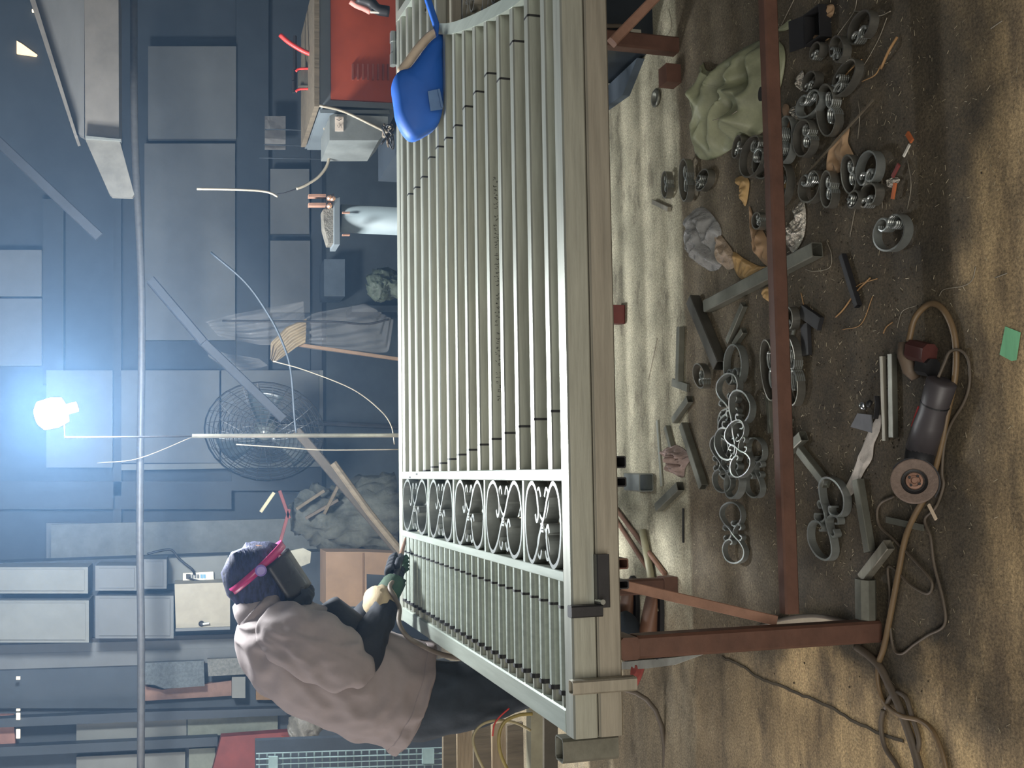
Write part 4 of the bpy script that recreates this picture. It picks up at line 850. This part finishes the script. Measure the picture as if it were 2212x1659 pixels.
# rods and pipe below the worker
for i, (a, b, r, m_, lab) in enumerate([((1330, 1098), (1436, 1240), .009, rustl, 'upper of two rusty rods under the bench'), ((1330, 1122), (1404, 1236), .008, rustl, 'lower of two rusty rods under the bench'), ((1388, 1145), (1420, 1322), .014, mat('cream_pipe', (170, 164, 134), .5), 'cream pipe on the floor behind the trestle foot')]):
    tag(MB().tube([onfloor(*a, r+.001), onfloor(*b, r+.001)], r, 10).build('rod' if i < 2 else 'pipe', m_, None, True), lab, 'rod' if i < 2 else 'pipe')
# grinder
def grinder():
    dc = onfloor(1975, 1040, .075); a = onfloor(2035, 822, .036); b = onfloor(1990, 972, .034)
    gp = onfloor(1972, 1040, .0)
    t = empty('angle_grinder', (gp.x, gp.y, 0), 'dark angle grinder lying on the floor with its round disc up', 'angle grinder')
    d_ = (b-a).normalized()
    MB().limb([(a, .026, .026), (a+d_*.004, .034, .032), (a+d_*.06, .031, .03), (a.lerp(b, .45), .030, .029), (a.lerp(b, .62), .034, .032), (b, .036, .034)], 24, B=(0, 0, 1)).build('body', gbody, t, True)
    for f in (.33, .6): MB().limb([(a.lerp(b, f), .0325, .031), (a.lerp(b, f)+d_*.003, .0325, .031)], 24, B=(0, 0, 1)).build('seam_ring', black, t)
    sd = d_.cross(Vector((0, 0, 1))).normalized()
    if sd.y < 0: sd = -sd
    MB().beam(a.lerp(b, .45)+sd*.028+Vector((0, 0, .014)), a.lerp(b, .75)+sd*.031+Vector((0, 0, .014)), .006, .008).build('red_stripe', redpl, t)
    nrm = (CAM-dc).normalized(); nrm = (nrm+Vector((.22, -.05, -.02))).normalized()
    MB().lathe(dc-nrm*.045, nrm, [(0, .024), (.02, .03), (.036, .022)], 20).build('gear_head', black, t, True)
    MB().limb([(b-d_*.005, .035, .033), (b.lerp(dc-nrm*.045, .5), .033, .03), (dc-nrm*.045, .024, .022)], 20, B=(0, 0, 1)).build('neck', darkm, t, True)
    MB().lathe(dc, nrm, [(-.002, .050), (.004, .050), (.005, .048), (.001, .029), (-.003, .028)], 48).build('disc', disc, t)
    MB().lathe(dc-nrm*.002, nrm, [(0, .028), (.002, .027), (-.001, .02)], 32).build('disc_centre', black, t)
    nt_ = MB().lathe(dc-nrm*.002, nrm, [(0, .018), (.009, .018), (.01, .013), (.005, .012)], 24).build('lock_nut', rustl, t)
    MB().lathe(dc+nrm*.002, nrm, [(0, .007), (.009, .006)], 10).build('spindle', rustl, nt_)
    p_ = nrm.orthogonal().normalized(); q_ = nrm.cross(p_)
    for k in range(4):
        c_ = dc+nrm*.0085+(p_*math.cos(k*1.57)+q_*math.sin(k*1.57))*.0125; MB().tube([c_-nrm*.002, c_+nrm*.0015], .003, 8).build('pin_hole', black, nt_)
    MB().ribbon([dc-nrm*.012+(p_*math.cos(R(k))+q_*math.sin(R(k)))*.053 for k in range(0, 181, 12)], .02, .003, up=tuple(nrm)).build('guard', darkm, t)
grinder()
# small second tool
c = onfloor(1982, 775); t = empty('small_drill', (c.x, c.y, 0), 'dirty battery drill head lying at the end of the hose', 'drill')
def pt(x, y, z): return onfloor(x, y, z)
MB().limb([(pt(1955, 742, .02), .012, .018), (pt(1958, 765, .022), .02, .022), (pt(1968, 800, .022), .018, .02), (pt(1978, 818, .016), .008, .012)], 16, B=(0, 0, 1)).build('handle', mat('dusty_grey', (116, 100, 84)), t, True)
MB().beam(pt(1970, 755, .026), pt(2008, 765, .026), .045, .04, ch=.25).build('motor_block', mat('dark_red_case', (74, 38, 34), .5), t)
MB().beam(pt(1990, 790, .02), pt(2015, 795, .02), .04, .036, ch=.25).build('battery', black, t)
# hoses, cords
def onf(lst, r, k=8): return crom([onfloor(x, y, z if len(q) > 2 else r+.001) for q in lst for x, y, z in [(q[0], q[1], q[2] if len(q) > 2 else r)]], k)
def hose(name, label, cat, lst, r, m_, k=8): return tag(MB().tube(onf(lst, r, k), r, 10).build(name, m_, None, True), label, cat)
hose('rubber_hose', 'tan rubber hose arching over the grinder and running down beside it', 'hose', [(1963, 738, .03), (1975, 690, .02), (1998, 662), (2018, 656), (2040, 672), (2058, 710), (2065, 760), (2062, 820), (2047, 890), (2036, 950), (2022, 1005), (2000, 1070, .008), (1975, 1115), (1955, 1165), (1940, 1240), (1925, 1320), (1910, 1395), (1898, 1430)], .0072, hosem)
hose('thin_cable', 'thin black and grey cord from the grinder, wandering down to the trestle foot', 'cord', [(2027, 815, .04), (2040, 785, .03), (2052, 760, .022), (2075, 757, .012), (2092, 780), (2094, 830), (2082, 870), (2055, 915), (2040, 960), (2035, 1020), (2038, 1050), (2022, 1095), (1998, 1122), (2010, 1160), (2018, 1220), (2038, 1300), (2040, 1350), (2005, 1372), (1975, 1392), (1948, 1412), (1930, 1400), (1922, 1340), (1922, 1280), (1918, 1228), (1935, 1232), (1965, 1262), (2000, 1282), (2013, 1272), (2008, 1248), (1970, 1205), (1930, 1165), (1900, 1135), (1895, 1105), (1905, 1085), (1932, 1072)], .0033, cordm)
hose('power_cable', 'thick brown cable running off the lower left corner', 'cable', [(1850, 1397), (1875, 1415), (1900, 1440), (1918, 1475), (1940, 1520), (1962, 1580), (1975, 1620), (1995, 1690)], .0095, cordm)
hose('power_cable', 'looping cable that swings out right of the thick one', 'cable', [(1896, 1432), (1897, 1480), (1912, 1520), (1945, 1546, .02), (1985, 1556), (2015, 1580), (2035, 1625), (2050, 1690)], .0058, hosem)
hose('power_cable', 'cable loop on the left of the thick cable', 'cable', [(1908, 1534), (1903, 1570), (1912, 1615), (1935, 1650), (1955, 1690)], .0058, cordm)
hose('power_cable', 'short dark cable crossing under the thick one', 'cable', [(1912, 1530, .006), (1930, 1498, .006), (1955, 1505), (1968, 1540), (1985, 1600), (1978, 1640), (1985, 1690)], .0058, cordm)
hose('power_cable', 'pale cable bow near the trestle foot', 'cable', [(1640, 1352, .006), (1700, 1336), (1760, 1330), (1810, 1338), (1845, 1350)], .006, cordm)
tag(MB().prism([onfloor(x, y, .002) for x, y in [(1636, 1368), (1660, 1348), (1700, 1336), (1750, 1332), (1800, 1338), (1850, 1360), (1800, 1366), (1700, 1366)]], (0, 0, .008)).build('pale_offcut', mat('pale_lid', (184, 170, 148), .6)), 'pale curved sheet offcut on the floor behind the trestle leg', 'sheet')
tag(MB().prism([onfloor(x, y, .002) for x, y in [(1345, 1446), (1400, 1444), (1460, 1436), (1525, 1412), (1460, 1420), (1345, 1430)]], (0, 0, .008)).build('pale_offcut', mat('grey_lid', (150, 150, 140), .5)), 'narrow grey curved offcut along the left side of the trestle leg', 'sheet')
# tarpaulin sack, bag, leaves, paper
def sheetfloor(name, label, cat, outl, hgt, m_, seed, res=24, fr=9, mods=(('solid', .0015),)):
    P = [onfloor(x, y) for x, y in outl]; c = sum(P, Vector())/len(P); n = len(P); Q = crom(P, 7, True); n = len(Q); vs = []; rr = 18
    for i in range(rr+1):
        f = 1-i/rr*.98
        for p in Q:
            q = c+(p-c)*f; e = 1-f; w1 = noise.noise(q*fr*.6+Vector((seed, 0, 0))); z = .002+hgt*(min(1, e*3.2))*max(.08, .45+.7*w1+.6*(1-3.4*abs(noise.noise(Vector((q.x, q.y, w1*.12))*fr*1.1+Vector((0, seed, 2))))))*(1 if i else 0)
            vs.append(Vector((q.x, q.y, z)))
    fs = [(i*n+j, i*n+(j+1) % n, (i+1)*n+(j+1) % n, (i+1)*n+j) for i in range(rr) for j in range(n)]+[tuple(range(rr*n, (rr+1)*n))]
    return tag(MB().add(vs, fs).build(name, m_, None, True, [('sub', 1)]+list(mods)), label, cat)
sheetfloor('tarpaulin', 'crumpled olive green tarpaulin on the floor beside the brown bar', 'tarpaulin', [(1520, 135), (1535, 155), (1600, 110), (1660, 82), (1690, 95), (1698, 125), (1690, 180), (1670, 240), (1650, 285), (1610, 300), (1570, 330), (1530, 346), (1503, 330), (1505, 270), (1512, 215), (1522, 170)], .075, tarp, 3, fr=9)
tag(MB().lathe(onfloor(1645, 203, .066), (0, .2, 1), [(0, .02), (.004, .02)], 20).build('rubber_plug', black), 'black round hole plug on the olive tarpaulin', 'plug')
sheetfloor('green_leaf', 'small green grey leaf behind the brown bar above the tarpaulin', 'leaf', [(1682, 66), (1700, 52), (1710, 42), (1708, 60), (1695, 66)], .01, tarp, 4)
LV = [('leaf', 'large brown leaf in the middle of the scroll irons', [(1835, 275), (1833, 305), (1840, 322), (1846, 340), (1830, 365), (1800, 378), (1787, 382), (1790, 340), (1800, 310)], leafm, .012),
      ('leaf', 'small ochre leaf on the scroll iron beside the brown bar', [(1708, 385), (1712, 405), (1705, 425), (1690, 448), (1688, 420), (1700, 395)], leafy, .008),
      ('leaf', 'ochre curled leaf rolled against the brown bar', [(1620, 445), (1632, 480), (1650, 500), (1664, 535), (1664, 575), (1640, 555), (1625, 515)], leafm, .02),
      ('leaf', 'yellowish leaf beside the curled one, ragged edge', [(1585, 545), (1610, 560), (1640, 575), (1658, 578), (1640, 588), (1620, 605), (1600, 600), (1588, 580)], leafy, .012),
      ('leaf', 'brown shrivelled leaf with a pale edge at the tarpaulin tip', [(1590, 388), (1608, 380), (1620, 392), (1618, 420), (1612, 445), (1604, 430), (1602, 405)], leafy, .012),
      ('leaf', 'small ochre leaf half under the long grey tube', [(1648, 628), (1668, 620), (1668, 650), (1655, 645)], leafy, .008),
      ('leaf', 'brown leaf curled under the dark box near the frame edge', [(1740, 82), (1765, 76), (1792, 80), (1785, 88), (1742, 92)], leafm, .008),
      ('wood_chip', 'narrow brown wood chip beside the brown bar', [(1694, 228), (1705, 228), (1708, 255), (1706, 285), (1700, 285), (1697, 255)], cardb, .006),
      ('leaf', 'crumpled brown scrap next to the dark box', [(1778, 28), (1790, 12), (1803, 12), (1802, 30), (1790, 40)], leafm, .015)]
for i, (n_, lab, o_, m_, h_) in enumerate(LV): sheetfloor(n_, lab, 'leaf' if n_ == 'leaf' else 'wood chip', o_, h_, m_, i*3, fr=20)
sheetfloor('plastic_bag', 'clear crumpled plastic bag lying on the seam of the floor', 'plastic bag', [(1495, 460), (1520, 448), (1545, 470), (1560, 500), (1552, 540), (1560, 575), (1535, 585), (1512, 560), (1495, 540), (1485, 500)], .05, mat('bag_film', (170, 170, 168), .2, 0, .2, 30, 1, alpha=.5), 9, fr=16)
sheetfloor('plastic_strip', 'dusty crinkled film strip between the bag and the yellowish leaf', 'film', [(1545, 500), (1560, 510), (1585, 545), (1590, 575), (1570, 580), (1555, 545)], .02, mat('dusty_film', (150, 132, 112), .35, 0, .3, 30, 1), 2, fr=20)
sheetfloor('foil', 'crushed silver foil beside the brown bar', 'foil', [(1735, 430), (1742, 450), (1742, 490), (1735, 520), (1718, 546), (1708, 540), (1696, 520), (1694, 510), (1715, 480), (1728, 460)], .02, foilm, 6, fr=40)
sheetfloor('crumpled_paper', 'crumpled pinkish paper on the tube offcuts', 'paper', [(1440, 970), (1462, 962), (1485, 975), (1494, 990), (1482, 1010), (1478, 1030), (1462, 1025), (1455, 1005), (1442, 995)], .05, mat('pinkish_paper', (150, 130, 122), .7, 0, .3, 30, .8), 5, fr=30)
sheetfloor('white_strip', 'chipped white strip of board lying between the tubes and the grinder', 'strip', [(1903, 895), (1904, 925), (1890, 960), (1886, 990), (1868, 1020), (1848, 1062), (1835, 1072), (1823, 1066), (1840, 1030), (1860, 980), (1880, 930)], .008, stonem, 7)
t = tag(MB().prism([onfloor(x, y, .004) for x, y in [(1855, 893), (1884, 896), (1886, 935), (1840, 922)]], (0, 0, .004)).build('metal_tab', mat('matte_zinc', (116, 118, 122), .8, .0)), 'small matte zinc plate beside the chrome fitting', 'plate')
t = empty('chrome_fitting', onfloor(1877, 878), 'small chrome fitting with a black cap', 'fitting')
MB().lathe(onfloor(1872, 882, .01), (.3, .2, .3), [(0, .006), (.008, .01), (.014, .01), (.02, .006)], 16).build('nut', mat('chrome', (220, 220, 220), .12, 1), t, True)
MB().lathe(onfloor(1882, 874, .014), (.2, .2, .4), [(0, .009), (.008, .01), (.012, .004)], 16).build('cap', black, t, True)
MB().ribbon(crom([onfloor(x, y, .01) for x, y in [(1894, 855), (1896, 875), (1892, 905)]], 5), .014, .002).build('washer_edge', darkm, t)
tag(MB().prism([onfloor(x, y, .0012) for x, y in [(2172, 705), (2205, 718), (2196, 778), (2186, 780), (2160, 766)]], (0, 0, .001)).build('tape_piece', green), 'pale green piece of ribbed tape on the bare floor', 'tape')
# dark box
t = empty('black_box', onfloor(1770, 55), 'small dark open box beside the brown leaf near the frame edge', 'box')
mb = MB(); a = onfloor(1760, 36); b = onfloor(1797, 80); x0, x1, y0, y1 = min(a.x, b.x), max(a.x, b.x), min(a.y, b.y), max(a.y, b.y)
for lo, hi in (((x0, y0, 0), (x1, y0+.004, .035)), ((x0, y1-.004, 0), (x1, y1, .035)), ((x0, y0+.004, 0), (x0+.004, y1-.004, .035)), ((x1-.004, y0+.004, 0), (x1, y1-.004, .035)), ((x0+.004, y0+.004, 0), (x1-.004, y1-.004, .004))): mb.box(lo, hi)
mb.build('box_body', black, t)
MB().prism([(x0, y1+.002, .03), (x1, y1+.002, .03), (x1, y1+.045, .05), (x0, y1+.045, .05)], (0, .001, .003)).build('flap', darkm, t)
# machines under the bench at the right
t = empty('black_machine', onfloor(1412, 55), 'black machine box under the right part of the gates', 'machine')
p = onfloor(1415, 60); p1 = onfloor(1415, 100)
MB().box((p1.x, p.y+.02, .0), (p1.x+.5, p.y+.4, .32)).build('casing', mat('blue_black_paint', (34, 40, 46), .35), t)
MB().tube(crom([Vector((p1.x+.06, p.y+.0, z_)) for z_ in (.1, .14, .2)]+[Vector((p1.x+.12, p.y+.0, .22))], 4), .008, 8).build('lead', cordm, t, True)
MB().box((p1.x+.03, p.y+.012, .05), (p1.x+.06, p.y+.02, .09)).build('socket', panelw, t)
tag(MB().hexa([Vector((x, y, z)) for z in (0, .03) for x, y in [(p1.x-.10, p.y+.25), (p1.x-.01, p.y+.1), (p1.x-.01, p.y+.5), (p1.x-.08, p.y+.55)]]).build('blue_plate', bluebox), 'blue painted plate lying beside the black machine', 'plate')
tag(MB().lathe(onfloor(1420, 212, .0), (0, 0, 1), [(0, .03), (.008, .034), (.012, .03), (.012, .02), (.004, .018)], 28).build('iron_ring', offcut, None, True), 'iron ring on the pale concrete under the gates', 'ring')
tag(MB().beam(onfloor(1412, 436, .008), onfloor(1446, 452, .008), .016, .014, ch=.05).build('folded_scrap', galvd), 'small folded bright steel scrap at the floor seam', 'scrap')
c = onfloor(1335, 660); tag(MB().beam(onfloor(1330, 700, .03), onfloor(1330, 660, .03), .06, .06).build('red_block', redd), 'red painted block just visible under the gates', 'block')
sheetfloor('red_rag', 'small red rag left of the trestle leg', 'rag', [(1366, 1432), (1392, 1432), (1390, 1455), (1376, 1485), (1370, 1480)], .012, mat('faded_red_cloth', (140, 60, 50), .9), 3)
for i, (a, b, m_, w_, lab) in enumerate([((1960, 288), (1970, 305), mat('orange_stick', (176, 96, 54)), .012, 'short orange stick tip near the arched scroll iron'), ((1965, 312), (1952, 338), whitep, .007, 'small white stick end below the orange one'), ((1942, 355), (1928, 382), redd, .01, 'short reddish brown stick by the arched scroll iron'),
      ((1934, 395), (1928, 430), mat('orange_stick', (176, 96, 54)), .01, 'orange brown stick crossing near the arched scroll iron'), ((1887, 215), (1722, 398), wood, .006, 'long thin wood stick laid across the scroll irons'), ((2006, 1090), (2022, 1122), cream, .008, 'pinkish stub right of the flat bar')]):
    tag(MB().beam(onfloor(*a, w_/2+.012), onfloor(*b, w_/2+.012), w_, w_*.5).build('stick', m_), lab, 'stick')
sheetfloor('foil_bits', 'twisted shiny foil bits near the round scroll iron', 'foil', [(1712, 235), (1730, 228), (1745, 250), (1755, 262), (1735, 262), (1720, 265)], .02, foilm, 8, fr=60)
sheetfloor('foil_flake', 'small lilac foil flake above the twisted foil bits', 'foil', [(1725, 175), (1735, 152), (1740, 170), (1745, 180), (1735, 196), (1724, 186)], .012, foilm, 2, fr=60)
sheetfloor('foil_scrap', 'tiny shiny foil scrap between the reddish sticks', 'foil', [(1920, 390), (1934, 382), (1946, 388), (1935, 400), (1922, 404)], .012, foilm, 5, fr=60)
# stalks and wires, each a thing
for i, (lst, m_, r, lab) in enumerate([([(1800, 88), (1822, 58), (1845, 25), (1852, -8)], wirem, .0012, 'pale straight wire near the dark box'), ([(1844, 24), (1880, 26), (1900, 34), (1924, 24)], wirem, .0014, 'pale wire bent over the cornermost scroll iron'),
      ([(1916, 38), (1900, 80), (1880, 118), (1862, 148)], wirem, .0012, 'wire hanging from the cornermost scroll iron'), ([(1938, 80), (1920, 110), (1903, 148)], twigm, .0035, 'ochre dry stalk right of the scroll irons'),
      ([(1903, 140), (1890, 162), (1862, 176)], twigm, .0016, 'thin stalk end touching the wide scroll iron'), ([(1862, 128), (1840, 148), (1820, 170)], twigm, .002, 'short stalk lying on the wide scroll iron'), ([(1853, 215), (1857, 250), (1853, 300)], wirem, .001, 'fine wire beside the long oval scroll iron'),
      ([(1862, 392), (1850, 440), (1838, 500), (1836, 512)], wirem, .001, 'long fine wire below the torn leaf'), ([(1960, 345), (1968, 400), (1960, 452)], wirem, .001, 'fine wire hanging below the white stick end'), ([(1905, 380), (1906, 450)], wirem, .001, 'straight fine wire across the last arched scroll iron'),
      ([(1880, 600), (1850, 630), (1822, 668), (1805, 685)], twigm, .0022, 'dry stalk fork between the dark tube and the grey strip'), ([(1895, 602), (1862, 612), (1845, 622)], twigm, .0015, 'thin upper prong of dry stalk'), ([(1885, 640), (1860, 700), (1820, 712)], twigm, .0012, 'thin curved stalk under the fork'),
      ([(1928, 696), (1915, 706), (1908, 720)], twigm, .0016, 'small brown stalk above the tube pair'), ([(1940, 700), (1950, 672), (1980, 660)], wirem, .001, 'fine wire near the top of the hose arch'), ([(2028, 640), (2040, 625), (2080, 618), (2100, 605), (2108, 575)], wirem, .001, 'fine wire wandering off above the hose arch'),
      ([(1730, 632), (1740, 680), (1745, 720)], twigm, .0014, 'thin stalk beside the dirty plates'), ([(1785, 520), (1796, 550), (1792, 578), (1760, 586), (1740, 582)], wirem, .001, 'fine wire looping around the end of the long tube'), ([(2175, 590), (2150, 600)], wirem, .0016, 'short bright wire piece above the green tape'),
      ([(2165, 45), (2150, 55), (2140, 62)], wirem, .0014, 'short bright wire far from the scroll irons'), ([(1445, 20), (1450, 60), (1430, 90)], wirem, .001, 'fine wire under the bench by the black machine'), ([(1420, 730), (1400, 822)], wirem, .0012, 'fine straight wire on the pale concrete'),
      ([(1715, 0), (1700, 30), (1688, 55)], wirem, .0014, 'straight wire beside the green grey leaf'), ([(1540, 260), (1575, 250), (1592, 240)], wirem, .0014, 'thin pale wire on the tarpaulin')]):
    zz = .075 if i == 23 else .012
    pts = crom([onfloor(x, y, r+.001+(zz if (i in (3, 5, 4, 6, 8, 9, 23) and 0 < j < len(lst)-1) or i == 23 else 0)) for j, (x, y) in enumerate(lst)], 6)
    tag(MB().tube(pts, r, 6).build('stalk' if m_ is twigm else 'wire', m_, None, True), lab, 'stalk' if m_ is twigm else 'wire')
# metal shavings and straw crumbs scattered over the dirty floor
mb = MB()
for _ in range(1500):
    if rnd.random() < .6: x, y = rnd.gauss(1740, 160), rnd.uniform(-20, 1250)
    else: x, y = rnd.uniform(1345, 2205), rnd.uniform(-20, 1650)
    if x < 1345 or x > 2210: continue
    p = onfloor(x, y, .0012); a = rnd.uniform(0, 6.28); l = rnd.uniform(.001, .007); w_ = rnd.uniform(.0004, .0011)
    mb.beam(p-Vector((math.cos(a), math.sin(a), 0))*l, p+Vector((math.cos(a), math.sin(a), rnd.uniform(0, .2)))*l, w_, w_)
tag(mb.build('metal_shavings', mat('bright_shavings', (190, 178, 150), .35, .4)), 'bright metal shavings and straw crumbs strewn over the floor', 'shavings', kind='stuff')
mb = MB()
for _ in range(900):
    x, y = rnd.gauss(1840, 110), rnd.gauss(640, 330)
    if x < 1500 or x > 2150: continue
    p = onfloor(x, y, .001); r = rnd.uniform(.001, .004); a = rnd.uniform(0, 3)
    mb.add([p+Vector((r*math.cos(a+k*1.26)*rnd.uniform(.6, 1.2), r*math.sin(a+k*1.26)*rnd.uniform(.6, 1.2), 0)) for k in range(5)]+[p+Vector((0, 0, r*.7))], [(0, 1, 5), (1, 2, 5), (2, 3, 5), (3, 4, 5), (4, 0, 5)])
tag(mb.build('dirt_crumbs', mat('dark_crumbs', (58, 50, 40), .9)), 'dark crumbs of dirt on the floor around the scroll irons', 'dirt', kind='stuff')
